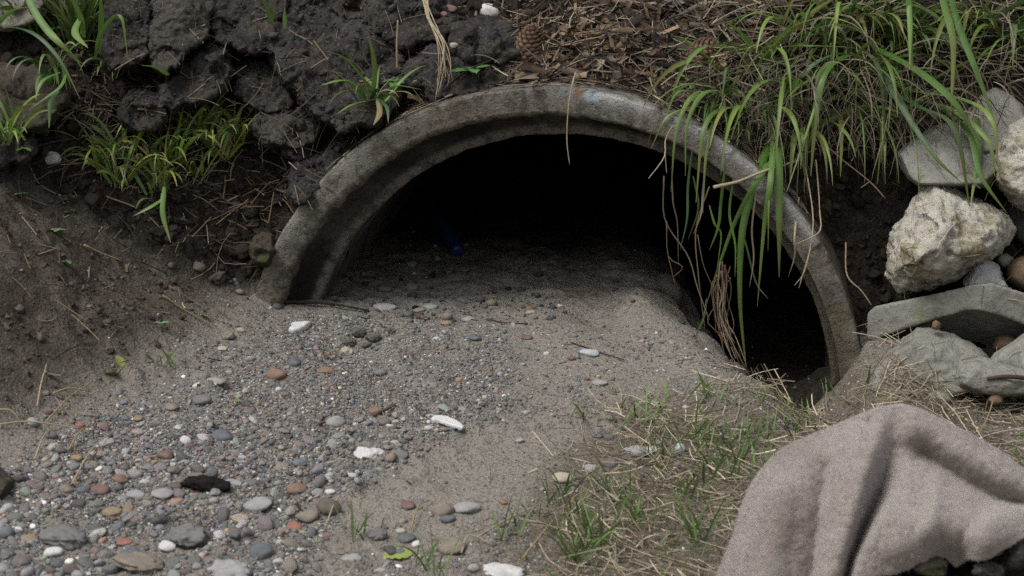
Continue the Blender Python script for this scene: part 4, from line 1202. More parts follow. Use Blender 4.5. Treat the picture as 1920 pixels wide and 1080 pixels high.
# grit: grains of 2 to 6 mm everywhere on the wash, also on into the pipe
NG = 230000
X = rng.uniform(-1.3, 0.75, NG); Yg = rng.uniform(-1.25, 0.10, NG)
Zz = gz(X, Yg); u, v, dep = proj(X, Yg, Zz)
dg = np.maximum(dens(u, v), 0.30 * sstep(-60, 20, poly_sdf(u, v, POLY_GRAVEL)))
dg = np.maximum(dg, 0.12)
tt = terrain_fn(X, Yg)
bm_ = sstep(0.01, 0.05, tt[2] - tt[1])
sl_ = sstep(0.0, 0.10, xline(Yg) - X)
patch = sstep(-0.25, 0.5, fbm2(X, Yg, 13, 3, 91))
dg = dg * (0.25 + 1.1 * patch) * (1 - bm_) * (1 - 0.85 * sl_) * (1 - 0.8 * sstep(-15, 25, poly_sdf(u, v, POLY_SAND1)))
okg = (rng.uniform(0, 1, NG) < dg) & ~in_pipe(X, Yg, -0.01) & (u > -150) & (u < 2070) & (v < 1250)
ii = np.where(okg)[0]
gs = rng.uniform(0.0008, 0.0018, len(ii)) * np.exp(rng.gamma(1.0, 0.3, len(ii))); gs = np.minimum(gs, 0.0042)
gc = PALA[rng.choice(len(CW), len(ii), p=CP_)] * rng.uniform(0.45, 1.5, (len(ii), 1)) * 0.85 + 0.02
Mg = rot_basis(rng.normal(0, 0.4, (len(ii), 3)) + [0, 0, 1.0], rng.uniform(0, 6.28, len(ii))) * (np.stack([np.ones(len(ii)), rng.uniform(.6, 1, len(ii)), rng.uniform(.4, .8, len(ii))], -1) * gs[:, None])[:, None, :]
Tg = np.stack([X[ii], Yg[ii], Zz[ii] + gs * 0.25], -1)
tiny = [stone_shape(1, 300 + k, 0.9, 0.3, 8) for k in range(3)]
wh = rng.integers(0, 3, len(ii))
for k in range(3):
    m = wh == k
    V_, F_ = tiny[k]
    mg.add_many(V_, F_, Mg[m], Tg[m], gc[m])
# grit and small pebbles on the sediment inside the pipe
NI = 7000
a_, b_ = rng.uniform(-0.45, 0.45, NI), rng.uniform(-0.02, 0.9, NI) ** 1.0
ia = np.clip(((a_ - sx[0]) / (sx[1] - sx[0])).astype(int), 0, len(sx) - 2)
ib = np.clip(np.searchsorted(sy, b_) - 1, 0, len(sy) - 2)
z_ = SZ[ia, ib]
okk = rng.uniform(0, 1, NI) < np.where(SX[ia, ib] < 0.02, 0.6, 0.15) * np.clip(1.25 - 2.2 * b_, 0.06, 1)
ia, ib, z_ = ia[okk], ib[okk], z_[okk]
X, Yi = SX[ia, ib] + rng.uniform(-.002, .002, len(ia)), SY[ia, ib] + rng.uniform(-.002, .002, len(ia))
gs = 0.0015 * np.exp(rng.gamma(1.2, 0.45, len(ia))); gs = np.minimum(gs, 0.011)
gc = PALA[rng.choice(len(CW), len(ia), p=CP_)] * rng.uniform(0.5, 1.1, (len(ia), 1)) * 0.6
Mg = rot_basis(rng.normal(0, 0.3, (len(ia), 3)) + [0, 0, 1.0], rng.uniform(0, 6.28, len(ia))) * (np.stack([np.ones(len(ia)), rng.uniform(.6, 1, len(ia)), rng.uniform(.4, .8, len(ia))], -1) * gs[:, None])[:, None, :]
Ti = np.stack([X, Yi, z_ + gs * 0.25], -1)
wh = rng.integers(0, 8, len(ia))
for k in range(8):
    m = wh == k
    if m.any(): mg.add_many(BASES1[k][0], BASES1[k][1], Mg[m], Ti[m], gc[m])
tag(mg.obj('gravel', M_PEB_STUFF), 'fine mixed gravel and grit strewn over the wash', kind='stuff')

# ------------------------------------------------------------------ soil crumbs on the bank and the slope (nobody could count them)
def clods():
    m = Merge()
    N = 110000
    X = rng.uniform(-1.5, 1.25, N); Y = rng.uniform(-0.75, 0.55, N)
    Z = gz(X, Y); u, v, d = proj(X, Y, Z)
    tt = terrain_fn(X, Y)
    bk = sstep(0.01, 0.05, tt[2] - tt[1]); sl = sstep(0.0, 0.10, xline(Y) - X) * (1 - bk)
    mul = sstep(-20, 30, poly_sdf(u, v, POLY_MULCH))
    pt = sstep(-0.2, 0.5, fbm2(X, Y, 10, 3, 93))
    p = 0.75 * bk * (1 - 0.8 * mul) + 0.35 * sl * pt
    ok = (rng.uniform(0, 1, N) < p) & ~in_pipe(X, Y, -0.005) & (u > -200) & (u < 2120) & (v > -260)
    a, b = to_pipe(X, Y)
    ok &= ~((np.abs(a) < PR + 0.01) & (b > -0.04) & (b < 0.02))
    i = np.where(ok)[0]
    s = 0.0020 * np.exp(rng.gamma(1.6, 0.40, len(i))); s = np.minimum(s, 0.014)
    s = s * np.where(sl[i] > 0.5, 0.62, 1.0)
    c = np.array([[0.030, 0.0245, 0.0195]]) * rng.uniform(0.5, 1.6, (len(i), 1)) * (1 + rng.normal(0, 0.05, (len(i), 3)))
    c = np.where((bk[i] < 0.5)[:, None], c * 2.3, c)
    right = (u[i] > 1480)
    c = np.where(right[:, None], c * np.array([1.0, 0.92, 0.85]), c)
    n = gnorm(X[i], Y[i])
    M = rot_basis(n + rng.normal(0, 0.5, n.shape), rng.uniform(0, 6.28, len(i))) * (np.stack([np.ones(len(i)), rng.uniform(.6, 1, len(i)), rng.uniform(.5, .9, len(i))], -1) * s[:, None])[:, None, :]
    T = np.stack([X[i], Y[i], Z[i]], -1) + n * (s * 0.25)[:, None]
    B2 = [stone_shape(3, 400 + k, 0.8, 1.0) for k in range(4)]; B1 = [stone_shape(1, 410 + k, 0.8, 0.9) for k in range(4)]
    w = rng.integers(0, 4, len(i))
    for k in range(4):
        for bg_, B in ((True, B2), (False, B1)):
            q = (w == k) & ((s > 0.005) == bg_)
            if q.any(): m.add_many(B[k][0], B[k][1], M[q], T[q], c[q])
    tag(m.obj('soil_crumbs', M_SOILBIT), 'dark crumbs of earth on the bank and the left slope', kind='stuff')
clods()

# ------------------------------------------------------------------ ribbons: straw, needles, grass blades
def ribbons(m, PTS, W, C, fold=0.0, side=None, taper=True, tip=None):
    """PTS (n,k,3) spine points, W (n,) half widths, C (n,3) colours; one flat or folded strip per row"""
    n, k, _ = PTS.shape
    tan = np.gradient(PTS, axis=1)
    tan /= np.linalg.norm(tan, axis=2, keepdims=True) + 1e-12
    if side is None:
        side = np.cross(tan[:, k // 2], rng.normal(size=(n, 3)))
    side = side / (np.linalg.norm(side, axis=1, keepdims=True) + 1e-12)
    S = side[:, None, :] - (side[:, None, :] * tan).sum(2, keepdims=True) * tan
    S /= np.linalg.norm(S, axis=2, keepdims=True) + 1e-9
    Nn = np.cross(S, tan)
    t = np.linspace(0, 1, k)
    prof = (0.55 + 0.45 * np.minimum(t / 0.2, 1)) * np.clip((1 - t) / 0.45, 0.03, 1) ** 0.75 if taper else np.ones(k)
    wd = W[:, None, None] * prof[None, :, None]
    col = np.repeat(C[:, None, :], k, 1)
    if tip is not None:
        tp_ = t[None, :, None] ** rng.uniform(1.8, 9.0, (n, 1, 1))
        col = col * (1 - tp_) + np.asarray(tip)[None, None, :] * rng.uniform(0.7, 1.5, (n, 1, 1)) * tp_
    if fold > 0:
        V = np.stack([PTS - S * wd + Nn * wd * fold, PTS, PTS + S * wd + Nn * wd * fold], 2)
        Cc = np.stack([col * 0.95, col * 1.22, col * 0.95], 2)
        r = 3
    else:
        V = np.stack([PTS - S * wd, PTS + S * wd], 2); Cc = np.stack([col, col], 2); r = 2
    idx = np.arange(n * k * r).reshape(n, k, r)
    F = np.stack([idx[:, :-1, :-1], idx[:, :-1, 1:], idx[:, 1:, 1:], idx[:, 1:, :-1]], -1).reshape(-1, 4)
    m.add(V.reshape(-1, 3), F, Cc.reshape(-1, 3))

def tube(m, pts, r0, r1, col, sides=6, jit=0.0):
    P = np.array(pts, float)
    k = len(P)
    tan = np.gradient(P, axis=0); tan /= np.linalg.norm(tan, axis=1)[:, None] + 1e-12
    ref = np.array([0.3, 0.2, 1.0]) if abs(tan[0][2]) < 0.8 else np.array([1.0, 0.2, 0])
    s = np.cross(tan, ref); s /= np.linalg.norm(s, axis=1)[:, None]
    n = np.cross(s, tan)
    rad = np.linspace(r0, r1, k) * (1 + jit * rng.uniform(-1, 1, k))
    th = np.linspace(0, 2 * np.pi, sides, endpoint=False)
    V = P[:, None, :] + rad[:, None, None] * (np.cos(th)[None, :, None] * s[:, None, :] + np.sin(th)[None, :, None] * n[:, None, :])
    i = np.arange(k * sides).reshape(k, sides); j = np.roll(i, -1, 1)
    F = np.stack([i[:-1], j[:-1], j[1:], i[1:]], -1).reshape(-1, 4)
    m.add(V.reshape(-1, 3), F, np.asarray(col))
    c0, c1 = np.array([i[0][::-1]]), np.array([i[-1]])
    m.F.append(np.concatenate([c0, c1]) + m.n - len(V.reshape(-1, 3)))

def curve_pts(ctrl, k=16):
    """smooth curve through the control points"""
    P = np.array([tuple(p) for p in ctrl], float)
    if len(P) == 2: return P[0] + (P[1] - P[0]) * np.linspace(0, 1, k)[:, None]
    Q = np.vstack([2 * P[0] - P[1], P, 2 * P[-1] - P[-2]])
    out = []
    seg = len(P) - 1
    for q in np.linspace(0, seg - 1e-6, k):
        i = int(q); t = q - i
        a, b, c, d = Q[i], Q[i + 1], Q[i + 2], Q[i + 3]
        out.append(0.5 * (2 * b + (c - a) * t + (2 * a - 5 * b + 4 * c - d) * t * t + (3 * b - a - 3 * c + d) * t ** 3))
    return np.array(out)

def litter(name, label, mat, N, box, pfun, lenr, widr, cols, lift=(0.001, 0.008), k=5, bend=0.12, slope=0.0, three=False):
    """thin strips lying on the ground"""
    m = Merge()
    X = rng.uniform(box[0], box[1], N); Y = rng.uniform(box[2], box[3], N)
    Z = gz(X, Y); u, v, d = proj(X, Y, Z)
    ok = (rng.uniform(0, 1, N) < pfun(u, v, X, Y)) & ~in_pipe(X, Y, 0.0)
    X, Y, Z = X[ok], Y[ok], Z[ok]
    n = len(X)
    L = rng.uniform(*lenr, n) * rng.uniform(0.4, 1, n)
    nor = gnorm(X, Y, 0.02)
    B = rot_basis(nor, rng.uniform(0, 6.28, n))
    dirv = B[:, :, 0] * 1.0 + nor * rng.normal(0.05, 0.16 + slope, n)[:, None]
    dirv /= np.linalg.norm(dirv, axis=1)[:, None]
    t = np.linspace(0, 1, k)
    bd = rng.normal(0, bend, n)
    kink = np.where(rng.uniform(0, 1, n) < 0.25, rng.normal(0, 0.5, n), 0)
    P0 = np.stack([X, Y, Z], -1) + nor * rng.uniform(*lift, n)[:, None]
    cur = t[None, :] ** 2 * bd[:, None] + np.maximum(t[None, :] - 0.5, 0) * kink[:, None]
    PTS = P0[:, None, :] + dirv[:, None, :] * (L[:, None] * t[None, :])[..., None] + B[:, :, 1][:, None, :] * (L[:, None] * cur)[..., None]
    # keep them from diving into the ground
    g = gz(PTS[..., 0], PTS[..., 1]) + 0.0008
    a, b = to_pipe(PTS[..., 0], PTS[..., 1])
    onpipe = (np.abs(a) < PR) & (b > -0.01) & (b < 0.3)
    pz = np.sqrt(np.maximum(PR ** 2 - a ** 2, 0)) + 0.001
    g = np.where(onpipe, np.maximum(pz, np.where(b > 0.05, g, -9)), g)
    g = np.where((np.abs(a) < PR) & (b <= -0.01) & (b > -0.2) & (PTS[..., 2] > 0.25), -9, g)
    lifted = (g - PTS[..., 2]).max(1); keepm = lifted < 0.02
    PTS[..., 2] = np.maximum(PTS[..., 2], g)
    PTS = PTS[keepm]; n = len(PTS)
    C = np.array(cols)[rng.integers(0, len(cols), n)] * rng.uniform(0.6, 1.3, (n, 1))
    ribbons(m, PTS, rng.uniform(*widr, n) * 0.5, C, taper=False, fold=0.5 if three else 0.0)
    return tag(m.obj(name, mat), label, kind='stuff')

STRAW = [(0.30, 0.255, 0.175), (0.22, 0.185, 0.13), (0.38, 0.335, 0.25), (0.15, 0.122, 0.086), (0.20, 0.165, 0.12)]
NEEDLE = [(0.085, 0.058, 0.040), (0.060, 0.042, 0.031), (0.14, 0.105, 0.075), (0.21, 0.17, 0.125), (0.040, 0.030, 0.024), (0.15, 0.135, 0.115)]
mulch_p = lambda u, v, X, Y: 0.95 * sstep(-40, 25, poly_sdf(u, v, POLY_MULCH) + 30 * fbm2(X, Y, 14, 3, 61))
litter('pine_needles', 'brown pine needles and bark shreds on the bank above the pipe', M_WOOD, 19000, (-0.35, 0.75, 0.03, 0.45), mulch_p, (0.025, 0.085), (0.0010, 0.0026), NEEDLE + [(0.34, 0.29, 0.21), (0.28, 0.24, 0.18)], (0.001, 0.014), 4)
litter('wood_chips', 'flat brown bark and wood chips on the bank above the pipe', M_WOOD, 11000, (-0.35, 0.75, 0.03, 0.45), mulch_p, (0.012, 0.055), (0.005, 0.015), NEEDLE + [(0.20, 0.145, 0.095), (0.24, 0.17, 0.105), (0.05, 0.04, 0.034), (0.035, 0.03, 0.026)], (0.001, 0.010), 3, 0.05, 0.15, True)
POLY_LS = [(110, 200), (330, 130), (470, 200), (600, 380), (520, 500), (430, 480), (300, 330), (150, 330)]
def left_p(u, v, X, Y):
    return np.maximum(0.6 * sstep(-50, 40, poly_sdf(u, v, POLY_LS)), 0.04 * sstep(-0.05, 0.1, xline(Y) - X))
litter('pine_needles', 'brown needles and dead stalks on the left bank beside the pipe', M_WOOD, 30000, (-1.4, -0.35, -0.6, 0.3), left_p, (0.02, 0.085), (0.0009, 0.0021), NEEDLE[:4] + [(0.24, 0.19, 0.13), (0.17, 0.125, 0.085), (0.13, 0.095, 0.07)], (0.001, 0.022), 4)
litter('leaf_litter', 'small dead leaf flakes on the dark soil slope at the left', M_WOOD, 7500, (-1.5, -0.35, -0.95, 0.25), lambda u, v, X, Y: 0.30 * sstep(0.0, 0.1, xline(Y) - X) * sstep(-0.3, 0.4, fbm2(X, Y, 8, 3, 95)), (0.006, 0.022), (0.004, 0.010), [(0.06, 0.042, 0.032), (0.09, 0.062, 0.045), (0.045, 0.035, 0.028), (0.12, 0.095, 0.07)], (0.001, 0.004), 3, 0.05, 0.1, True)
straw_p = lambda u, v, X, Y: sstep(-60, 60, poly_sdf(u, v, [(1040, 860), (1250, 760), (1480, 715), (1560, 690), (1640, 600), (2100, 640), (2100, 1200), (900, 1200), (960, 990)]) + 50 * fbm2(X, Y, 12, 3, 63)) * (0.25 + 0.75 * sstep(-0.3, 0.3, fbm2(X, Y, 7, 2, 65)))
litter('dry_grass', 'mat of dry straw on the ground behind and left of the blanket', M_STRAW, 17500, (0.0, 1.1, -1.15, 0.02), straw_p, (0.02, 0.085), (0.0008, 0.0019), [tuple(1.3 * q for q in c_) for c_ in STRAW], (0.001, 0.012), 5, 0.15, 0.06)
litter('dry_grass', 'loose straw scattered on the left soil slope', M_STRAW, 1500, (-1.5, -0.4, -0.9, 0.2), lambda u, v, X, Y: 0.28 * sstep(-0.02, 0.1, xline(Y) - X), (0.02, 0.08), (0.0010, 0.0022), STRAW, (0.001, 0.008), 5, 0.15, 0.04)
thatch_p = lambda u, v, X, Y: 0.9 * sstep(-40, 30, poly_sdf(u, v, [(1290, 180), (1370, 40), (1500, -60), (2050, -80), (2050, 160), (1700, 180), (1560, 300), (1400, 300)]) + 30 * fbm2(X, Y, 14, 3, 67))
litter('dry_grass', 'dead grass thatch under the green clump at the upper right', M_STRAW, 10000, (0.2, 1.2, 0.02, 0.5), thatch_p, (0.03, 0.12), (0.0010, 0.0024), STRAW + NEEDLE[2:4], (0.002, 0.045), 5, 0.2, 0.25)
litter('twig_bits', 'bits of twig and straw on the sandy wash', M_WOOD, 1300, (-0.8, 0.5, -1.1, 0.0), lambda u, v, X, Y: 0.35 + 0 * u, (0.008, 0.035), (0.0010, 0.0020), NEEDLE + STRAW[:2], (0.0005, 0.003), 4, 0.1, 0.02)

def needles_on_pipe():
    m = Merge()
    n = 900
    a = rng.uniform(-0.36, 0.42, n); b = np.abs(rng.normal(0.075, 0.035, n)) + 0.002
    k = 4
    az = rng.uniform(0, 6.28, n); L = rng.uniform(0.015, 0.06, n)
    t = np.linspace(-0.5, 0.5, k)
    A_ = a[:, None] + np.cos(az)[:, None] * L[:, None] * t; B_ = b[:, None] + np.sin(az)[:, None] * L[:, None] * t * 0.6
    Zt = np.sqrt(np.maximum(PR ** 2 - A_ ** 2, 0)) + 0.003 + rng.uniform(0, 0.004, n)[:, None]
    Xw, Yw = from_pipe(A_, B_)
    P = np.stack([Xw, Yw, np.maximum(Zt, np.where(B_ > 0.05, gz(Xw, Yw) + 0.002, -9))], -1)
    ribbons(m, P, rng.uniform(0.0006, 0.0022, n), np.array(NEEDLE + STRAW[:2])[rng.integers(0, len(NEEDLE) + 2, n)] * rng.uniform(0.6, 1.3, (n, 1)), taper=False, side=np.stack([np.sin(az), -np.cos(az), 0 * az], -1))
    tag(m.obj('pine_needles', M_WOOD), 'needles and bark shreds lying on top of the pipe behind its rim', kind='stuff')
needles_on_pipe()

# ------------------------------------------------------------------ grass
GREEN = np.array([(0.060, 0.125, 0.026), (0.085, 0.165, 0.035), (0.050, 0.105, 0.030), (0.110, 0.185, 0.045), (0.045, 0.090, 0.034), (0.135, 0.150, 0.050), (0.070, 0.115, 0.024)])
def blade_paths(base, n, L, spread, lean, droop, k=14, up=1.0, clearz=None):
    base = np.asarray(base, float)
    az = rng.uniform(0, 2 * np.pi, n)
    d0 = np.stack([np.cos(az) * spread, np.sin(az) * spread, np.full(n, up)], -1) * rng.uniform(0.6, 1.2, (n, 1)) + np.array(lean) + rng.normal(0, 0.10, (n, 3))
    d0 /= np.linalg.norm(d0, axis=1)[:, None]
    LL = rng.uniform(L[0], L[1], n)
    P = np.empty((n, k, 3))
    P[:, 0] = base + np.stack([rng.normal(0, 0.010, n), rng.normal(0, 0.010, n), rng.uniform(-0.012, 0.004, n)], -1)
    d = d0.copy()
    dr = rng.uniform(droop[0], droop[1], n)
    for q in range(1, k):
        P[:, q] = P[:, q - 1] + d * (LL / (k - 1))[:, None]
        d[:, 2] -= dr * (q / k) * 0.42
        d /= np.linalg.norm(d, axis=1)[:, None]
    return P
def tuft(label, u, v, n, L, W, spread=0.5, lean=(0, -0.2, 0), droop=(0.3, 1.1), dead=0.2, group=None, extra=(), seed=0, up=1.0, dy=0.0, name='grass_tuft', cat='grass tuft', cols=GREEN, out=0.0):
    loc, nor, dist = hit(u, v)
    base = Vector(loc)
    if out: base = Vector((loc.x, loc.y - out, max(float(gz(loc.x, loc.y - out)), loc.z - 0.03)))
    m = Merge()
    P = blade_paths(base, n, L, spread, lean, droop, up=up)
    nd = int(n * dead)
    C = cols[rng.integers(0, len(cols), n)] * rng.uniform(0.75, 1.3, (n, 1))
    if n - nd > 0:
        side = np.stack([rng.normal(0, 1, n), rng.normal(0, 0.5, n), rng.normal(0, 0.15, n)], -1)
        ribbons(m, P[nd:], rng.uniform(*W, n)[nd:] * 0.5, C[nd:], fold=0.35, side=side[nd:], tip=(0.16, 0.17, 0.06))
    if nd:
        Cd = np.array(STRAW)[rng.integers(0, len(STRAW), nd)] * rng.uniform(0.6, 1.2, (nd, 1))
        ribbons(m, P[:nd] + rng.normal(0, 0.0012, P[:nd].shape), rng.uniform(W[0] * 0.25, W[1] * 0.35, nd) * 0.5, Cd)
    for (pts, wd, col) in extra:
        if pts[0].y > 0.025 and 20 < (pts[0] - base).length * 1000 < 120: pts = [base] + list(pts)
        Q = curve_pts(pts, 22)[None]
        ribbons(m, Q, np.array([wd * 0.5]), np.array([col], float), fold=0.35, side=np.array([[1.0, rng.uniform(-0.4, 0.4), rng.uniform(-0.15, 0.15)]]), tip=(0.17, 0.17, 0.06))
    return tag(m.obj(name, M_GRASS, base=base), label, cat, group)
def P3(y, *uv):
    """points through picture positions at distance plane y (list of y allowed)"""
    ys = y if isinstance(y, (list, tuple)) else [y] * len(uv)
    out = []
    for (a, b), yy_ in zip(uv, ys):
        p = at(a, b, yy_)
        for _ in range(40):
            xl, yl = to_pipe(p.x, p.y)
            if (xl * xl + p.z ** 2 < (PR + 0.008) ** 2 and yl > -0.014) or (p.z < float(gz(p.x, p.y)) + 0.004 and xl * xl + p.z ** 2 > PR ** 2):
                yy_ -= 0.006; p = at(a, b, yy_)
            else: break
        out.append(p)
    return out
G1, G2, G3, G4 = (0.075, 0.155, 0.032), (0.105, 0.20, 0.043), (0.055, 0.11, 0.042), (0.14, 0.235, 0.056)
GG = 'grass clump overhanging the pipe at the upper right'
# hero blades that hang in front of the pipe mouth and over the rocks
tuft('tuft that drapes the two longest green blades down across the dark pipe mouth', 1400, 250, 30, (0.05, 0.12), (0.003, 0.007), 0.6, (0.0, -0.5, 0), (0.6, 1.5), 0.45, GG, [
    (P3([0.08, -0.02, -0.06, -0.07, -0.07], (1440, 262), (1430, 300), (1395, 420), (1388, 560), (1400, 700)), 0.0136, G1),
    (P3([0.08, -0.02, -0.05, -0.06], (1450, 275), (1425, 330), (1375, 425), (1318, 590)), 0.0104, G2),
    (P3([-0.05, -0.06, -0.06], (1325, 560), (1318, 600), (1290, 660)), 0.0032, G3),
    (P3([0.05, -0.03, -0.05, -0.05], (1446, 245), (1445, 330), (1432, 430), (1420, 575)), 0.0096, G2),
    (P3([0.05, -0.03, -0.05, -0.05], (1455, 260), (1458, 300), (1461, 400), (1461, 520)), 0.0168, G1),
    (P3([0.04, -0.03, -0.05], (1447, 240), (1442, 360), (1440, 470)), 0.0048, G4),
    (P3([-0.04, -0.05, -0.05, -0.05], (1388, 420), (1402, 470), (1418, 530), (1440, 560)), 0.0032, G3)])
tuft('tuft of narrow blades curling down over the pipe rim, leftmost of the overhanging clump', 1345, 205, 30, (0.05, 0.12), (0.003, 0.007), 0.6, (-0.3, -0.5, 0.1), (0.8, 1.6), 0.4, GG, [
    (P3([0.06, 0.0, -0.04, -0.05], (1385, 192), (1310, 172), (1270, 240), (1258, 360)), 0.0080, G4),
    (P3([0.06, 0.0, -0.04, -0.05], (1380, 185), (1325, 170), (1290, 230), (1285, 330)), 0.0080, G2),
    (P3([0.06, 0.0, -0.04, -0.05], (1390, 200), (1345, 205), (1318, 250), (1305, 380)), 0.0104, G1),
    (P3([0.06, 0.0, -0.05, -0.05], (1400, 195), (1350, 210), (1325, 280), (1318, 400)), 0.0072, G2),
    (P3([0.05, -0.01, -0.04], (1320, 198), (1255, 215), (1220, 280)), 0.0056, G4),
    (P3([0.05, -0.01, -0.04], (1330, 185), (1275, 170), (1245, 225)), 0.0056, G2),
    (P3([0.0, -0.05, -0.05], (1300, 330), (1310, 390), (1290, 450)), 0.0040, G3),
    (P3([0.0, -0.05, -0.05, -0.05], (1260, 330), (1262, 380), (1270, 420), (1272, 500)), 0.0024, (0.12, 0.09, 0.05)),
    (P3([0.0, -0.05, -0.05, -0.05], (1330, 385), (1340, 420), (1352, 440), (1345, 500)), 0.0032, G2)])
tuft('tuft with broad blades bending steeply down in the middle of the overhanging clump', 1560, 110, 46, (0.08, 0.16), (0.004, 0.010), 0.6, (0, -0.4, 0.1), (0.7, 1.5), 0.35, GG, [
    (P3([0.12, 0.02, -0.02, -0.03], (1600, 95), (1550, 122), (1533, 180), (1520, 330)), 0.0192, G1),
    (P3([0.12, 0.02, -0.02, -0.03], (1600, 100), (1545, 125), (1528, 200), (1475, 360)), 0.0080, G2),
    (P3([0.12, 0.02, -0.02], (1560, 122), (1500, 160), (1470, 190)), 0.0072, G2),
    (P3([0.12, 0.03, 0.0], (1610, 92), (1530, 85), (1430, 90)), 0.0064, G2),
    (P3([0.12, 0.05, 0.0], (1590, 90), (1650, 130), (1660, 345)), 0.0112, G3)])
tuft('tuft whose wide blades droop to the right over the flat grey slab', 1680, 100, 46, (0.09, 0.18), (0.005, 0.011), 0.5, (0.4, -0.4, 0.1), (0.6, 1.4), 0.3, GG, [
    (P3([0.12, 0.02, -0.04, -0.05], (1650, 90), (1720, 128), (1785, 185), (1840, 270)), 0.0176, G1),
    (P3([0.12, 0.02, -0.04, -0.05], (1650, 150), (1720, 195), (1790, 240), (1820, 400)), 0.0144, G3),
    (P3([0.10, 0.02, -0.05, -0.06], (1690, 160), (1810, 185), (1860, 225), (1872, 320)), 0.0120, G4),
    (P3([0.10, 0.02, -0.05, -0.06], (1700, 180), (1780, 200), (1850, 260), (1865, 330)), 0.0120, G2),
    (P3([0.10, 0.02, -0.05, -0.06], (1660, 125), (1680, 180), (1750, 290), (1805, 345)), 0.0104, G3),
    (P3([0.10, 0.0, -0.06, -0.07], (1750, 190), (1815, 245), (1840, 330), (1888, 400)), 0.0096, G1),
    (P3([0.05, 0.0, -0.05], (1830, 215), (1835, 280), (1820, 385)), 0.0104, G2),
    (P3([0.12, 0.04, 0.02], (1650, 120), (1660, 180), (1645, 345)), 0.0120, G1)])
tuft('tall tuft rooted above the top edge, its two long blades hanging beside the highest boulder', 1745, -70, 40, (0.10, 0.22), (0.005, 0.012), 0.35, (0.05, -0.25, 0.3), (0.4, 1.1), 0.3, GG, [
    (P3([0.08, 0.05, 0.0, -0.02], (1765, -60), (1770, 0), (1788, 80), (1783, 215)), 0.0128, G1),
    (P3([0.08, 0.05, 0.0, -0.02], (1775, -60), (1792, 30), (1830, 130), (1870, 240)), 0.0112, G1),
    (P3([0.10, 0.05, 0.02], (1708, -60), (1708, 60), (1712, 160)), 0.0112, G2),
    (P3([0.10, 0.05, 0.02], (1700, -50), (1706, 40), (1706, 130)), 0.0080, G4)])
rt = [('pale-tipped upright tuft at the top edge, left end of the overhanging clump', 1430, 120, 12, -0.2), ('short tuft in the leaf litter left of the overhanging clump', 1385, 150, 10, -0.3), ('tuft of crossing blades at the top edge above the middle of the clump', 1580, 40, 20, 0.0),
      ('tuft of thin blades at the top edge left of the clump middle', 1500, 60, 18, -0.2), ('dark tuft behind the drooping wide blades', 1640, 50, 22, 0.1), ('tuft in the top right corner hanging over the boulder', 1880, 70, 26, 0.1),
      ('shaded tuft at the top edge right of the tall blades', 1830, 50, 22, 0.0), ('tuft touching the right frame edge, above the highest boulder', 1920, 110, 20, -0.1), ('low tuft spilling forward below the clump middle', 1600, 150, 18, 0.0),
      ('low tuft spilling forward where the clump meets the pipe', 1480, 170, 18, -0.15), ('limp tuft hanging beside the grey slab', 1690, 190, 14, 0.2), ('tuft at the clump centre with mixed straw', 1545, 165, 18, 0.05),
      ('lowest tuft of the clump, its blades hanging in front of the right rim', 1500, 250, 16, 0.0), ('low hanging tuft between the clump and the bare dark soil', 1580, 235, 16, 0.05), ('low hanging tuft left of the flat grey slab', 1650, 240, 14, 0.15), ('hanging tuft where rim and clump meet, full of straw', 1420, 215, 16, -0.1)]
for k, (lab, u, v, n, ln) in enumerate(rt):
    tuft(lab, u, v, int(n * 1.6), (0.09, 0.27), (0.0025, 0.0095), 1.3, (ln, -0.40 if v < 200 else -0.75, 0.2), (0.05, 1.5) if v < 200 else (0.5, 1.9), 0.33, GG, cols=GREEN * np.array([1.45, 1.35, 1.2]))
GL = 'grass on the left bank'
tuft('tall lush tuft with broad blades in the top left corner', 150, 90, 70, (0.09, 0.21), (0.003, 0.008), 0.4, (0, -0.25, 0.2), (0.2, 0.9), 0.1, GL, [
    (P3([0.03, -0.02, -0.06, -0.06], (40, -30), (70, 30), (110, 80), (160, 125)), 0.0115, G2),
    (P3([0.05, 0.0, -0.05, -0.05], (178, 110), (190, 60), (225, 28), (240, 110)), 0.0072, G2),
    (P3([0.05, 0.03, 0.0], (185, 100), (190, 40), (188, -30)), 0.0086, G2),
    (P3([0.05, 0.03, 0.0], (158, 70), (150, 25), (120, -30)), 0.0108, G4),
    (P3([0.05, 0.0, -0.04], (150, 30), (140, 60), (165, 90)), 0.0115, G4)])
tuft('tuft at the left frame edge with long leaning blades', 60, 60, 50, (0.10, 0.22), (0.003, 0.008), 0.5, (-0.15, -0.3, 0.2), (0.3, 1.0), 0.1, GL, [
    (P3([0.0, -0.03, -0.06, -0.07], (-10, 45), (60, 60), (110, 110), (150, 185)), 0.0065, G3),
    (P3([0.0, -0.03, -0.06], (-20, 60), (20, 20), (60, 12)), 0.0086, G4)])
tuft('tuft drooping over the broad mossy brown rock', 105, 150, 15, (0.08, 0.15), (0.004, 0.009), 0.5, (0.05, -0.45, 0.1), (0.6, 1.4), 0.15, GL, [
    (P3([-0.05, -0.10, -0.12], (112, 135), (80, 150), (66, 185)), 0.0065, G2), (P3([-0.05, -0.10, -0.12], (125, 135), (110, 165), (55, 205)), 0.0050, G2), (P3([-0.05, -0.10, -0.12], (110, 170), (95, 190), (92, 240)), 0.0072, G3)])
tuft('slim tuft right of the mossy brown rock with dead stalks', 215, 150, 14, (0.05, 0.11), (0.003, 0.007), 0.5, (0.1, -0.3, 0.1), (0.5, 1.3), 0.4, GL)
tuft('single leaning tuft with one wide blade below the tall grey-brown chunk', 320, 140, 4, (0.03, 0.06), (0.003, 0.006), 0.4, (-0.1, -0.3, 0.1), (0.5, 1.2), 0.2, GL, [(P3([0.0, -0.03, -0.05], (316, 140), (295, 125), (264, 122)), 0.010, G2)])
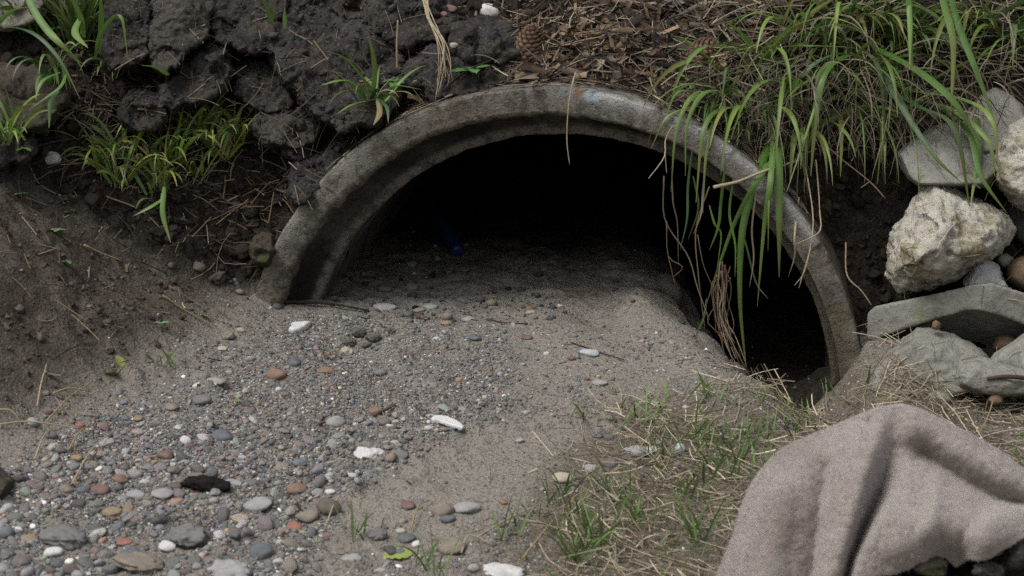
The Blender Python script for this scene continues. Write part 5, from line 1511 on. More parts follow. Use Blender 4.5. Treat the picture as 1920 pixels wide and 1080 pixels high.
lt = [(200, 270, 'pale low tuft above the white stone on the left slope'), (235, 250, 'low spreading tuft, second from the left in the low grass patch'), (290, 270, 'low spreading tuft in the middle of the low grass patch'), (330, 250, 'low tuft under the black speckled chunk'),
      (375, 215, 'upright narrow tuft right of the black speckled chunk'), (400, 235, 'narrow tuft between the chunks and the pine straw'), (365, 290, 'sprawling tuft at the lower edge of the low grass patch'), (420, 250, 'sparse tuft at the right end of the low grass patch'),
      (225, 300, 'flattened tuft at the lower left of the low grass patch'), (300, 310, 'flattened tuft beside the dead leaf'), (450, 220, 'tiny tuft under the rounded brownish chunk'), (25, 215, 'small bright tuft at the left frame edge below the mossy rock')]
for u, v, lab in lt:
    tuft(lab, u, v, int(rng.integers(18, 28)), (0.05, 0.125), (0.003, 0.0075), 0.8, (0, -0.35, 0.3), (0.2, 1.1), 0.2, GL, cols=GREEN * np.array([2.2, 1.85, 1.6]), out=0.03)
tuft('bright star-shaped tuft on the big asphalt slab above the pipe', 700, 190, 16, (0.05, 0.11), (0.004, 0.008), 0.9, (0, -0.25, 0.0), (0.3, 1.0), 0.25, GL, [
    (P3([0.05, 0.0, -0.03], (705, 180), (650, 110), (590, 92)), 0.006, G2), (P3([0.05, 0.0, -0.02], (700, 180), (702, 120), (690, 60)), 0.008, G2), (P3([0.05, 0.0, -0.03], (700, 180), (650, 150), (600, 160)), 0.007, G4),
    (P3([0.05, 0.0, -0.03], (705, 185), (660, 195), (630, 215)), 0.006, G4), (P3([0.05, 0.0, -0.03], (710, 175), (745, 160), (790, 168)), 0.008, G2), (P3([0.05, 0.0, -0.03], (705, 180), (725, 200), (728, 230)), 0.006, G3), (P3([0.05, 0.0, -0.03], (708, 180), (712, 210), (700, 235)), 0.009, (0.30, 0.25, 0.14))])
tuft('lone blade growing from the crack at the top edge', 520, 45, 3, (0.03, 0.07), (0.003, 0.008), 0.2, (0, -0.2, 0.3), (0.1, 0.4), 0.0, GL)
tuft('limp bright sprig standing alone beside the red leaf on the left slope', 305, 385, 6, (0.03, 0.08), (0.004, 0.008), 0.5, (-0.1, -0.4, 0.2), (0.6, 1.2), 0.1, GL, [(P3([-0.10, -0.12, -0.13], (308, 350), (305, 400), (320, 455)), 0.008, G2), (P3([-0.10, -0.12, -0.13], (308, 370), (285, 385), (250, 405)), 0.007, G2)])
GF = 'green tufts in the dry grass of the foreground'
FG = 1.4 * np.array([(0.085, 0.150, 0.035), (0.070, 0.125, 0.035), (0.11, 0.17, 0.05), (0.055, 0.10, 0.03)])
ft = [(1110, 1030, 26, (0.05, 0.11), 'densest bright green tuft at the bottom edge left of the blanket'), (1085, 1060, 16, (0.05, 0.10), 'bright tuft at the bottom edge, left neighbour of the densest one'), (1225, 800, 9, (0.04, 0.09), 'thin upright tuft alone at the top of the dry grass'),
      (1240, 860, 12, (0.04, 0.08), 'thin tuft just left of the shiny bluish white stone'), (1150, 940, 12, (0.05, 0.09), 'leaning tuft between the dusty pink stone and the bright tufts'), (1200, 980, 14, (0.04, 0.09), 'tuft in the straw right of the densest bright one'),
      (1310, 1020, 12, (0.05, 0.10), 'tuft closest to the lower left edge of the blanket'), (1380, 860, 12, (0.03, 0.07), 'short tuft beside the upper left edge of the blanket'), (1420, 830, 10, (0.03, 0.07), 'short tuft by the left shoulder of the blanket'),
      (940, 1010, 8, (0.03, 0.08), 'small tuft at the bottom of the sand, left end of the green grass'), (985, 985, 10, (0.03, 0.08), 'small tuft where sand meets the green grass'), (1060, 930, 10, (0.04, 0.09), 'leaning tuft below the rounded cream stone'),
      (820, 1075, 12, (0.05, 0.09), 'dark tuft at the bottom edge below the round tan stone'), (665, 1010, 8, (0.03, 0.07), 'thin dry-green tuft on the sand left of the grey lumpy stone'), (1090, 790, 7, (0.03, 0.06), 'wispy tuft on the silt right of the sand tongue'),
      (1340, 900, 12, (0.03, 0.08), 'tuft in the straw left of the blanket middle'), (1280, 930, 12, (0.03, 0.08), 'tuft halfway between the shiny bluish stone and the bottom edge'), (1550, 740, 8, (0.03, 0.06), 'low tuft in the straw near the right pipe foot'), (1625, 715, 6, (0.03, 0.06), 'upright sprig between the right pipe foot and the broad greenish stone'),
      (210, 705, 6, (0.02, 0.05), 'small sprig of grass by the yellow leaf on the left slope'), (305, 680, 7, (0.02, 0.05), 'pale sprig of grass at the foot of the left slope'), (860, 195, 5, (0.02, 0.04), 'tiny sprig behind the pipe rim beside the hanging straw')]
for u, v, n, L, lab in ft:
    tuft(lab, u, v, int(n * 1.15), L, (0.0012, 0.0034), 0.6, (0.05, -0.1, 0.3), (0.1, 0.8), 0.3, GF, cols=FG)
# short sparse green blades between the tufts
def short_grass():
    m = Merge()
    N = 14000
    X = rng.uniform(0.0, 1.05, N); Y = rng.uniform(-1.15, -0.25, N); Z = gz(X, Y); u, v, d = proj(X, Y, Z)
    p = sstep(-60, 60, poly_sdf(u, v, [(1020, 900), (1250, 760), (1500, 800), (1560, 1200), (880, 1200), (960, 980)])) * sstep(-0.15, 0.35, fbm2(X, Y, 9, 3, 69)) * 0.75 + 0.05 * straw_p(u, v, X, Y)
    ok = rng.uniform(0, 1, N) < p
    B = np.stack([X, Y, Z], -1)[ok]; n = len(B)
    P = blade_paths((0, 0, 0), n, (0.015, 0.055), 0.6, (0, 0, 0.1), (0.1, 1.0), 7) + B[:, None, :]
    ribbons(m, P, rng.uniform(0.0006, 0.0016, n), FG[rng.integers(0, 4, n)] * rng.uniform(0.7, 1.3, (n, 1)), fold=0.3)
    tag(m.obj('short_grass', M_GRASS), 'sparse short green grass through the straw left of the blanket', kind='stuff')
short_grass()
# dead grass hanging from the clump in front of the bank and the rim
def hanging():
    m = Merge()
    n = 520
    u = rng.uniform(1300, 1900, n); v = 130 + rng.uniform(0, 130, n) - 0.06 * (u - 1300)
    P = np.empty((n, 8, 3))
    for i in range(n):
        b = at(u[i], v[i], rng.uniform(0.0, 0.09))
        P[i, 0] = b
    d = np.stack([rng.normal(0, 0.6, n), rng.uniform(-0.6, -0.1, n), rng.uniform(-0.9, 0.3, n)], -1)
    d /= np.linalg.norm(d, axis=1)[:, None]
    L = rng.uniform(0.03, 0.12, n)
    for q in range(1, 8):
        P[:, q] = P[:, q - 1] + d * (L / 7)[:, None]
        d[:, 2] -= 0.22; d += rng.normal(0, 0.09, d.shape); d /= np.linalg.norm(d, axis=1)[:, None]
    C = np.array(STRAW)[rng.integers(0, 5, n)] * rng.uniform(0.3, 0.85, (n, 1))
    ribbons(m, P, rng.uniform(0.0005, 0.0012, n), C)
    tag(m.obj('dry_grass', M_STRAW), 'dead grass and rootlets hanging below the green clump over the pipe', kind='stuff')
hanging()

def draped(name, label, mat, n, poly, lenr, widr, cols, hang=0.35, seed=1):
    """strips lying on whatever the rays meet: chunks, stones, soil"""
    r = np.random.default_rng(seed); m = Merge(); P, C, S = [], [], []
    P_ = np.array(poly, float); lo, hi = P_.min(0), P_.max(0)
    while len(P) < n:
        u, v = r.uniform(lo[0], hi[0]), r.uniform(lo[1], hi[1])
        if poly_sdf(np.array([u]), np.array([v]), poly)[0] < 0: continue
        loc, nor, d = hit(u, v)
        N_ = np.array(nor); t_ = np.cross(N_, r.normal(size=3)); t_ /= np.linalg.norm(t_)
        t_ = t_ + np.array([0, -0.12, -hang * r.uniform(0, 1)]); t_ /= np.linalg.norm(t_)
        L = r.uniform(*lenr); b_ = np.cross(t_, N_) * r.normal(0, 0.2)
        tt_ = np.linspace(0, 1, 5)[:, None]
        P.append(np.array(loc) + N_ * r.uniform(0.002, 0.008) + t_ * L * (tt_ - 0.3) + b_ * L * tt_ ** 2 + np.array([0, 0, -0.15]) * L * tt_ ** 2)
        C.append(np.array(cols[r.integers(0, len(cols))]) * r.uniform(0.6, 1.25))
    P = np.array(P)
    ribbons(m, P, r.uniform(*widr, n) * 0.5, np.array(C), taper=False)
    return tag(m.obj(name, mat), label, kind='stuff')
CHP = [(200, -20), (760, -20), (940, 120), (700, 220), (560, 380), (420, 280), (230, 230)]
draped('dry_roots', 'thin brown rootlets and straws over the dark chunks and in their cracks', M_WOOD, 430, CHP, (0.015, 0.07), (0.0008, 0.0020), NEEDLE[:4] + [(0.16, 0.12, 0.085)], 0.6, 3)
draped('dry_grass', 'straws and dirt flakes caught between the stacked stones', M_STRAW, 120, [(1640, 230), (1920, 200), (1920, 740), (1640, 740)], (0.01, 0.05), (0.0008, 0.0018), STRAW, 0.3, 4)
def packed_soil(n, poly, seed, smax_, label):
    r = np.random.default_rng(seed); m = Merge(); T, S = [], []
    P_ = np.array(poly, float); lo, hi = P_.min(0), P_.max(0)
    while len(T) < n:
        u, v = r.uniform(lo[0], hi[0]), r.uniform(lo[1], hi[1])
        if poly_sdf(np.array([u]), np.array([v]), poly)[0] < 0 or vnoise(np.array([[u / 45, v / 45, seed]]))[0] < -0.05: continue
        loc, nor, d = hit(u, v)
        if nor.z < 0.25: continue
        T.append(np.array(loc)); S.append(min(smax_, 0.0016 * math.exp(r.gamma(1.5, 0.4))))
    T, S = np.array(T), np.array(S)
    B = [stone_shape(2, 430 + k, 0.8, 1.0) for k in range(4)]; w = r.integers(0, 4, n)
    M_ = rot_basis(r.normal(0, 0.5, (n, 3)) + [0, 0, 1], r.uniform(0, 6.28, n)) * (np.stack([np.ones(n), r.uniform(.6, 1, n), r.uniform(.5, .9, n)], -1) * S[:, None])[:, None, :]
    C = np.array([[0.036, 0.032, 0.029]]) * r.uniform(0.5, 1.7, (n, 1))
    for k in range(4):
        q = w == k
        m.add_many(B[k][0], B[k][1], M_[q], T[q], C[q])
    tag(m.obj('soil_crumbs', M_SOILBIT), label, kind='stuff')
packed_soil(850, CHP, 5, 0.008, 'earth crumbs lying on the ledges and cracks of the dark chunks')

# ------------------------------------------------------------------ single things lying about
def stone_obj(name, label, cat, u, v, wd, hg, mat, kind, seed, deep=0.8, sink=0.4, tiltz=0.0, group=None):
    loc, nor, dist = hit(u, v + hg * 0.25)
    px = dist / FPX
    V, F = hero_mesh(kind, seed)
    V = V * np.array([wd * px / 2, wd * px / 2 * deep, hg * px / 2])
    ca, sa = math.cos(tiltz), math.sin(tiltz)
    V = V @ np.array([[ca, 0, -sa], [0, 1, 0], [sa, 0, ca]])
    return tag(link(name, mesh_np(name, V, F), mat, None, Vector(loc) + Vector((0, 0, hg * px / 2 * sink))), label, cat, group)
M_CHAR = mat_rock('charred_wood', (0.010, 0.009, 0.008), (0.026, 0.023, 0.021), None, (0.5, 0.6), None, 0.006, 60)
M_FOAM = NT('white_foam', 0.6, 0.3)
M_FOAM = M_FOAM.done(M_FOAM.mix(M_FOAM.noise(90, 4), (0.44, 0.44, 0.43), (0.66, 0.66, 0.65)), M_FOAM.bump(M_FOAM.vor(350), 0.001, 0.6))
M_CLAY = mat_rock('crusted_clod', (0.085, 0.078, 0.066), (0.16, 0.148, 0.128), (0.07, 0.06, 0.05), (0.5, 0.65), None, 0.005, 40)

def prism(name, label, cat, uv, thick, mat, lift=0.004, tip=0.0, group=None, seed=0):
    """flat irregular chip: outline in picture points on the ground, own thickness; tip lifts its far edge"""
    c = np.mean(uv, axis=0)
    loc, nor, dist = hit(*c)
    P = []
    for a, b in uv:
        d = ray(a, b)
        n = np.array([0, -math.sin(tip), math.cos(tip)])
        t = ((np.array(loc) - CAM) @ n) / (d @ n)
        P.append(CAM + d * t)
    P = np.array(P); n = np.array([0, -math.sin(tip), math.cos(tip)])
    k = len(P)
    cc = P.mean(0)
    V = np.vstack([P - n * thick * 0.5, P + n * thick * 0.25, cc + (P - cc) * 0.88 + n * thick * 0.5])
    F = [tuple(range(k))[::-1]]
    for r_ in (0, k):
        for i in range(k): F.append((r_ + i, r_ + (i + 1) % k, r_ + k + (i + 1) % k, r_ + k + i))
    F.append(tuple(range(2 * k, 3 * k)))
    V, N, Fq = solid_from(V, F, max(thick * 0.22, 0.0011), 1)
    V = V + N * (thick * 0.12 * fbm(V * 160 + seed, 3, seed))[:, None]
    base = Vector(loc)
    o = link(name, mesh_np(name, V - np.array(base) + np.array([0, 0, lift]), Fq), mat, None, base)
    return tag(o, label, cat, group)

stone_obj('charred_lump', 'black charred wood lump lying across the middle of the gravel', 'charred wood', 386, 910, 96, 34, M_CHAR, 'lump', 3, 0.38, 0.75, 0.10)
prism('foam_shard', 'bright white foam shard with a pointed end, on the gravel below the left pipe foot', 'litter', [(541, 626), (556, 613), (584, 611), (578, 618), (564, 626), (548, 629)], 0.010, M_FOAM, 0.006, 0.15)
prism('plaster_shard', 'curved white ribbed shard like a rib, lying in the middle of the wash', 'litter', [(808, 791), (816, 787), (840, 790), (860, 799), (871, 808), (866, 812), (846, 806), (826, 799), (810, 797)], 0.006, M_FOAM, 0.006, 0.1, None, 4)
prism('clay_clod', 'crusted grey clod like a short log at the right edge of the sand mound', 'clod', [(1228, 545), (1240, 533), (1256, 536), (1270, 550), (1282, 566), (1270, 574), (1256, 568), (1240, 560)], 0.034, M_CLAY, 0.012, 0.25, None, 6)
for i, (u, v, wd, hg) in enumerate([(672, 622, 30, 20), (700, 632, 34, 18), (655, 640, 26, 16), (730, 618, 24, 14), (688, 645, 22, 14)]):
    stone_obj('soil_clod', ['dark crumbly earth clod, leftmost of the upper ones in the small heap on the wash', 'widest dark crumbly clod in the small heap on the wash', 'dark clod at the lower left of the small heap, nearest the yellowish nugget', 'small dark clod at the upper right end of the small heap', 'smallest dark clod at the bottom of the small heap'][i], 'clod', u, v, wd, hg, M_CLAY, 'lump', i, 0.8, 0.3, 0, 'crumbly clods in a small heap on the wash')

# blue bottle
def blue_bottle():
    loc, nor, dist = hit(858, 482)
    b = Vector(loc)
    t = thing('plastic_bottle', 'crumpled dark blue plastic bottle lying in the gloom inside the pipe', 'bottle', b)
    m1 = NT('blue_plastic', 0.35, 0.5).done((0.006, 0.016, 0.055)); m2 = NT('blue_cap', 0.4, 0.5).done((0.014, 0.05, 0.18))
    ax = Vector((-0.35, 0.86, 0.36)).normalized(); s = ax.cross(Vector((0, 0, 1))).normalized(); n = s.cross(ax)
    def lath(prof, sides, dent):
        prof = [(a_ * 0.72, b_ * 0.72) for a_, b_ in prof]
        th = np.linspace(0, 2 * np.pi, sides, endpoint=False)
        V = []
        for r0, h in prof:
            for a in th:
                rr_ = r0 * (1 + dent * math.sin(3 * a + h * 160) + dent * 0.6 * math.sin(5 * a - h * 90))
                V.append(tuple(ax * h + s * (math.cos(a) * rr_) + n * (math.sin(a) * rr_)))
        i = np.arange(len(prof) * sides).reshape(len(prof), sides); j = np.roll(i, -1, 1)
        return np.array(V), np.stack([i[:-1], j[:-1], j[1:], i[1:]], -1).reshape(-1, 4)
    up = np.array([0.0, 0.0, 0.010])
    V, F = lath([(0.0105, 0.018), (0.012, 0.026), (0.020, 0.042), (0.024, 0.055), (0.023, 0.09), (0.024, 0.12), (0.022, 0.14), (0.001, 0.146)], 28, 0.10)
    link('body', mesh_np('body', V + up, F), m1, t)
    V, F = lath([(0.001, 0.0), (0.0145, 0.0005), (0.015, 0.002), (0.015, 0.017), (0.0135, 0.019), (0.001, 0.0192)], 28, 0.012)
    link('cap', mesh_np('cap', V + up, F), m2, t)
blue_bottle()

# pine cones
def pine_cone(label, u, v, y, L, W_, axis_uv, seed):
    m = Merge(); r = np.random.default_rng(seed)
    c = at(u, v, y)
    a = Vector((axis_uv[0], -0.25, axis_uv[1])).normalized(); s = a.cross(Vector((0, -1, 0))).normalized(); n = s.cross(a)
    A = np.array([s, n, a]).T
    prof = lambda t: W_ * np.sin(np.pi * (0.06 + 0.90 * t)) ** 0.62 * (1 - 0.28 * t)
    V, F = ico(3); core = V * np.array([W_ * 0.78, W_ * 0.78, L * 0.5]) 
    m.add(core @ A.T, F, (0.03, 0.02, 0.014))
    SV = np.array([(-0.5, 0, 0), (0.5, 0, 0), (0.62, 0.5, 0.10), (0.30, 0.95, 0.20), (0, 1.06, 0.26), (-0.30, 0.95, 0.20), (-0.62, 0.5, 0.10), (0, 0.78, 0.36), (0, 0.5, -0.12)])
    SF = np.array([(0, 1, 7), (1, 2, 7), (2, 3, 7), (3, 4, 7), (4, 5, 7), (5, 6, 7), (6, 0, 7), (1, 0, 8), (2, 1, 8), (3, 2, 8), (4, 3, 8), (5, 4, 8), (6, 5, 8), (0, 6, 8)])
    N = 120
    for k in range(N):
        t = (k + 0.5) / N; th = k * 2.39996
        R0 = prof(t)
        out = np.array([math.cos(th), math.sin(th), 0]); zc = (t - 0.5) * L
        sl = 0.9 * (0.35 + 0.65 * (1 - t))
        fw = out * math.cos(sl * 0.6) + np.array([0, 0, 1]) * (0.95); fw /= np.linalg.norm(fw)
        sd = np.cross(fw, out); sd /= np.linalg.norm(sd); up_ = np.cross(sd, fw)
        ss = W_ * (0.52 * (0.55 + 0.45 * math.sin(np.pi * t)))
        P = (SV[:, :1] * sd * ss + SV[:, 1:2] * fw * ss * 1.15 - SV[:, 2:] * up_ * ss * 1.0) + out * R0 * 0.72 + np.array([0, 0, zc - ss * 0.5])
        col = np.array((0.095, 0.062, 0.042)) * r.uniform(0.75, 1.25)
        CC = np.tile(col, (9, 1)); CC[3:6] *= 1.5; CC[7] *= 1.9
        m.add(P @ A.T, SF, CC)
    Vv = np.vstack(m.V); m.V = [Vv + np.array(c)]; F_ = m.F; m.F = F_
    return tag(m.obj('pine_cone', M_WOOD, base=c, smooth=False), label, 'pine cone', 'pine cones in the litter above the pipe')
loc, _, _ = hit(992, 92)
pine_cone('pine cone standing clear at the left edge of the bark litter above the pipe', 992, 90, loc.y - 0.012, 0.075, 0.026, (0.25, 1.0), 1)
loc, _, _ = hit(1318, 102)
pine_cone('shaded pine cone half buried in litter beside the upper right grass', 1318, 100, loc.y - 0.008, 0.062, 0.026, (0.8, 0.6), 2)

# leaves and seedlings
def leaf_mesh(L, W_, curl=0.2, cup=0.15, lobes=0.0, k=12, h=5, seed=0):
    t = np.linspace(0, 1, k); s = np.linspace(-1, 1, h)
    T, S = np.meshgrid(t, s, indexing='ij')
    w_ = W_ * np.sin(np.pi * np.clip(T * 0.98 + 0.01, 0, 1)) ** 0.7 * (1 + lobes * np.sin(T * 26))
    X = S * w_; Y = T * L; Z = -curl * L * T ** 2 + cup * np.abs(S) * w_ + 0.03 * L * np.sin(T * 7 + S * 2 + seed)
    return np.stack([X, Y, Z], -1).reshape(-1, 3), grid_faces(k, h)
def place(V, loc, yaw, pitch, roll=0.0):
    M = Matrix.Rotation(yaw, 3, 'Z') @ Matrix.Rotation(pitch, 3, 'X') @ Matrix.Rotation(roll, 3, 'Y')
    return V @ np.array(M).T + np.array(loc)
def fallen_leaf(label, u, v, L, W_, col, yaw, pitch=0.1, roll=0.2, curl=0.25, lobes=0.0, cat='leaf', name='fallen_leaf', cup=0.15):
    loc, nor, d = hit(u, v)
    V, F = leaf_mesh(L, W_, curl, cup, lobes, 18, 7, u % 7)
    V = place(V - np.array([0, L / 2, 0]), (0, 0, 0.006), yaw, pitch, roll)
    m = Merge(); m.add(V + np.array(loc), F, col)
    return tag(m.obj(name, M_LEAF, base=Vector(loc)), label, cat)
fallen_leaf('yellow-green torn leaf flat on the gravel at the bottom edge', 745, 1046, 0.036, 0.011, (0.30, 0.36, 0.10), -1.5, 0.2, 0.3, 0.15, 0.15)
fallen_leaf('yellow-green leaf standing on edge at the foot of the left slope', 226, 684, 0.024, 0.008, (0.28, 0.32, 0.10), 0.3, 0.9, 0.5, 0.2)
fallen_leaf('curled brownish yellow leaf just below the upright yellow-green leaf', 212, 705, 0.030, 0.009, (0.17, 0.13, 0.07), 1.1, 0.2, 0.5, 0.4)
fallen_leaf('small brick-red dead leaf on the left slope beside the limp sprig', 322, 377, 0.022, 0.009, (0.24, 0.075, 0.04), 1.4, 0.3, 0.1, 0.2)
fallen_leaf('broad brown dead leaf in the low grass patch of the left bank', 436, 296, 0.040, 0.012, (0.11, 0.075, 0.05), 1.9, 0.3, 0.2, 0.2)
fallen_leaf('tiny bright green leaf on the gravel near the grey domed stone', 446, 756, 0.010, 0.004, (0.17, 0.30, 0.08), 0.4, 0.5, 0.2)
fallen_leaf('greenish leaf scrap on the silt left of the sandy tan clod', 385, 598, 0.016, 0.006, (0.17, 0.22, 0.07), 1.0, 0.3, 0.3)
fallen_leaf('orange-brown leaf lying in the bark litter above the pipe', 1172, 50, 0.028, 0.006, (0.34, 0.17, 0.06), 1.5, 0.5, 0.2)
fallen_leaf('tan leaf in the bark litter right of the orange-brown one', 1238, 60, 0.026, 0.008, (0.28, 0.20, 0.11), 1.7, 0.5, 0.1)
fallen_leaf('brown leaf caught in the litter just behind the top of the pipe rim', 1098, 148, 0.024, 0.010, (0.17, 0.105, 0.06), 1.2, 0.6, 0.1)
fallen_leaf('straw-coloured strip of bark in the litter at the top edge', 1205, 40, 0.034, 0.008, (0.30, 0.23, 0.14), 0.9, 0.6, 0.1)
fallen_leaf('crumpled grey plastic scrap on the soil left of the pipe', 338, 418, 0.046, 0.015, (0.26, 0.27, 0.29), 1.2, 0.3, 0.4, 0.5, 0.25, 'litter', 'plastic_scrap', 0.4)
def seedling(label, u, v, n, L, W_, h, col=(0.10, 0.20, 0.055), lobes=0.0, name='seedling', cat='seedling'):
    loc, nor, d = hit(u, v)
    t = thing(name, label, cat, loc, 'seedlings and weeds')
    r = random.Random(u * 7 + v)
    m = Merge(); tube(m, [(0, 0, -0.003), (0.001, 0, h * 0.6), (0, 0, h)], 0.0011, 0.0008, (0.10, 0.13, 0.05)); m.obj('stem', M_LEAF, t, (0, 0, 0))
    for k in range(n):
        V, F = leaf_mesh(L * r.uniform(0.8, 1.15), W_ * r.uniform(0.85, 1.15), 0.25, 0.12, lobes, 14, 5, k)
        V = place(V, (0, 0, h), 2 * math.pi * k / n + r.uniform(-0.3, 0.3) + (math.pi / 2 if n == 2 else 0), r.uniform(0.0, 0.45))
        m = Merge(); m.add(V, F, np.array(col) * r.uniform(0.85, 1.2)); m.obj('leaf', M_LEAF, t, (0, 0, 0))
for args in [('two-leaved seedling on the dark soil at the foot of the left slope', 303, 622, 2, 0.013, 0.005, 0.014, (0.15, 0.27, 0.12)), ('pale four-leaved seedling on the left slope at mid height', 108, 443, 4, 0.014, 0.005, 0.010, (0.15, 0.25, 0.11)),
             ('small two-leaved seedling just below the pale four-leaved one', 126, 497, 3, 0.010, 0.004, 0.006, (0.10, 0.17, 0.07)), ('pair of round leaves on the slope close to the left frame edge', 40, 378, 3, 0.013, 0.005, 0.012, (0.12, 0.22, 0.08)),
             ('round-leaved seedling beside the black lump at the left edge', 45, 290, 3, 0.014, 0.006, 0.010, (0.13, 0.26, 0.08)), ('round-leaved seedling up the slope from the white stone', 88, 278, 2, 0.014, 0.007, 0.008, (0.07, 0.13, 0.05)),
             ('little seedling in the bark litter right of the pine cone', 1190, 90, 2, 0.010, 0.004, 0.008, (0.12, 0.22, 0.07)), ('little seedling between the pine cone and the pipe rim', 994, 122, 3, 0.012, 0.004, 0.010, (0.12, 0.25, 0.07)),
             ('low green seedling in the straw behind the blanket', 1705, 742, 3, 0.011, 0.003, 0.006, (0.12, 0.22, 0.06))]:
    seedling(*args)
seedling('leafy weed with toothed leaves above the pipe rim, left of the pine cone', 885, 145, 7, 0.036, 0.0075, 0.012, (0.075, 0.17, 0.045), 0.28, 'weed', 'weed')
seedling('small leafy weed beside the star-shaped tuft near the pipe', 740, 165, 6, 0.024, 0.006, 0.010, (0.085, 0.17, 0.045), 0.2, 'weed', 'weed')

# dry stems, sticks, roots
def stem(name, label, cat, ctrl, r0, r1, col, group=None, k=18, mat=None, side=()):
    m = Merge()
    tube(m, curve_pts(ctrl, k), r0, r1, np.array(col), 6, 0.12)
    for c2, a, b in side: tube(m, curve_pts(c2, 10), a, b, np.array(col) * 0.9, 5, 0.1)
    b = Vector(ctrl[0])
    return tag(m.obj(name, mat or M_STRAW, base=b), label, cat, group)
def on(*uv, lift=0.004):
    out = []
    for a, b in uv:
        l, n, d = hit(a, b); out.append(l + Vector((0, 0, lift)))
    return out
S1, S2, S3 = (0.36, 0.30, 0.20), (0.25, 0.20, 0.13), (0.13, 0.095, 0.065)
GD = 'dry stems and straws'
stem('dry_stalk', 'thin pale stem dangling over the top of the pipe mouth', 'dry stalk', P3([0.04, -0.012, -0.02, -0.02, -0.022], (1080, 135), (1074, 155), (1066, 200), (1063, 262), (1068, 308)), 0.0014, 0.0008, S1, GD)
def bunch():
    m = Merge()
    b = hit(812, 30)[0]
    for k in range(9):
        du = rng.uniform(-9, 9)
        y = 0.02 + rng.uniform(-0.01, 0.012)
        J_ = lambda a_: rng.normal(0, a_)
        ctrl = P3([0.17, 0.12, 0.07, y, y - 0.01], (797 + du * 0.5 + J_(3), -10), (805 + du * 0.5 + J_(3), 35), (826 + du * 0.7 + J_(3), 75), (834 + du * 1.2 + J_(4), 120), (832 + du * 2.2 + J_(5), 160 + rng.uniform(-30, 30)))
        tube(m, curve_pts(ctrl, 18), 0.0010, 0.0006, np.array(S1) * rng.uniform(0.6, 1.2), 5, 0.2)
    tag(m.obj('straw_bunch', M_STRAW, base=Vector(b)), 'pale bunch of dead straw hanging from the top edge to the pipe rim', 'straw bunch')
bunch()
stem('dry_stalk', 'upright dead stem standing above the star-shaped tuft', 'dry stalk', P3([0.06, 0.06, 0.07], (745, 130), (744, 85), (746, 38)), 0.0022, 0.0014, S2, GD)
stem('dry_stalk', 'thick pale broken stalk lying across the right side of the pipe rim', 'dry stalk', P3([-0.07, -0.05, -0.01, 0.03], (1338, 351), (1385, 340), (1430, 322), (1500, 300)), 0.0030, 0.0016, S1, GD)
stem('dry_stalk', 'forked pale straw hanging over the right rim, ending in two tips', 'dry stalk', P3([0.0, -0.05, -0.08, -0.09], (1510, 310), (1524, 400), (1520, 460), (1498, 540)), 0.0013, 0.0007, S1, GD, side=[(P3([-0.085, -0.09, -0.095], (1520, 465), (1508, 510), (1490, 535)), 0.001, 0.0006), (P3([-0.05, -0.075, -0.085], (1537, 395), (1536, 435), (1492, 458)), 0.0014, 0.0008), (P3([0.0, -0.03, -0.05], (1530, 300), (1535, 360), (1537, 398)), 0.0013, 0.001)])
stem('dry_stalk', 'jointed straw sticking out to the right below the clump against the dark soil', 'dry stalk', P3([0.06, 0.03, 0.02, 0.01], (1540, 265), (1580, 300), (1630, 340), (1660, 372)), 0.0014, 0.0009, S2, GD, side=[(P3([0.02, 0.0], (1632, 340), (1614, 352)), 0.001, 0.0007)])
stem('dry_stalk', 'bent straw leaning between the right rim and the concrete slab', 'dry stalk', P3([0.0, -0.04, -0.06, -0.07], (1586, 455), (1588, 515), (1615, 545), (1634, 572)), 0.0015, 0.0010, S2, GD)
stem('dry_stalk', 'pale straw crossing the leftmost overhanging tuft down over the dark mouth', 'dry stalk', P3([0.03, -0.03, -0.06, -0.07], (1262, 235), (1248, 262), (1245, 295), (1216, 335)), 0.0014, 0.0008, S1, GD, side=[(P3([-0.06, -0.06], (1247, 290), (1250, 325)), 0.001, 0.0006)])
stem('hanging_root', 'long kinked brown root hanging in the dark mouth from rim to mound', 'root', P3([0.0, -0.04, -0.06, -0.08, -0.10], (1245, 330), (1247, 412), (1290, 480), (1308, 540), (1330, 600)), 0.0013, 0.0009, S3, 'roots hanging in the pipe mouth', side=[(P3([-0.05, -0.05, -0.06, -0.06], (1250, 415), (1253, 480), (1280, 500), (1262, 520)), 0.0010, 0.0006), (P3([-0.05, -0.06], (1253, 480), (1266, 535)), 0.0009, 0.0005)])
stem('hanging_root', 'brown root strand hanging close behind the two longest green blades', 'root', P3([0.0, -0.05, -0.07, -0.08], (1330, 350), (1305, 430), (1310, 520), (1322, 620)), 0.0012, 0.0008, S3, 'roots hanging in the pipe mouth', side=[(P3([-0.05, -0.06, -0.07], (1308, 440), (1320, 500), (1348, 560)), 0.001, 0.0006)])
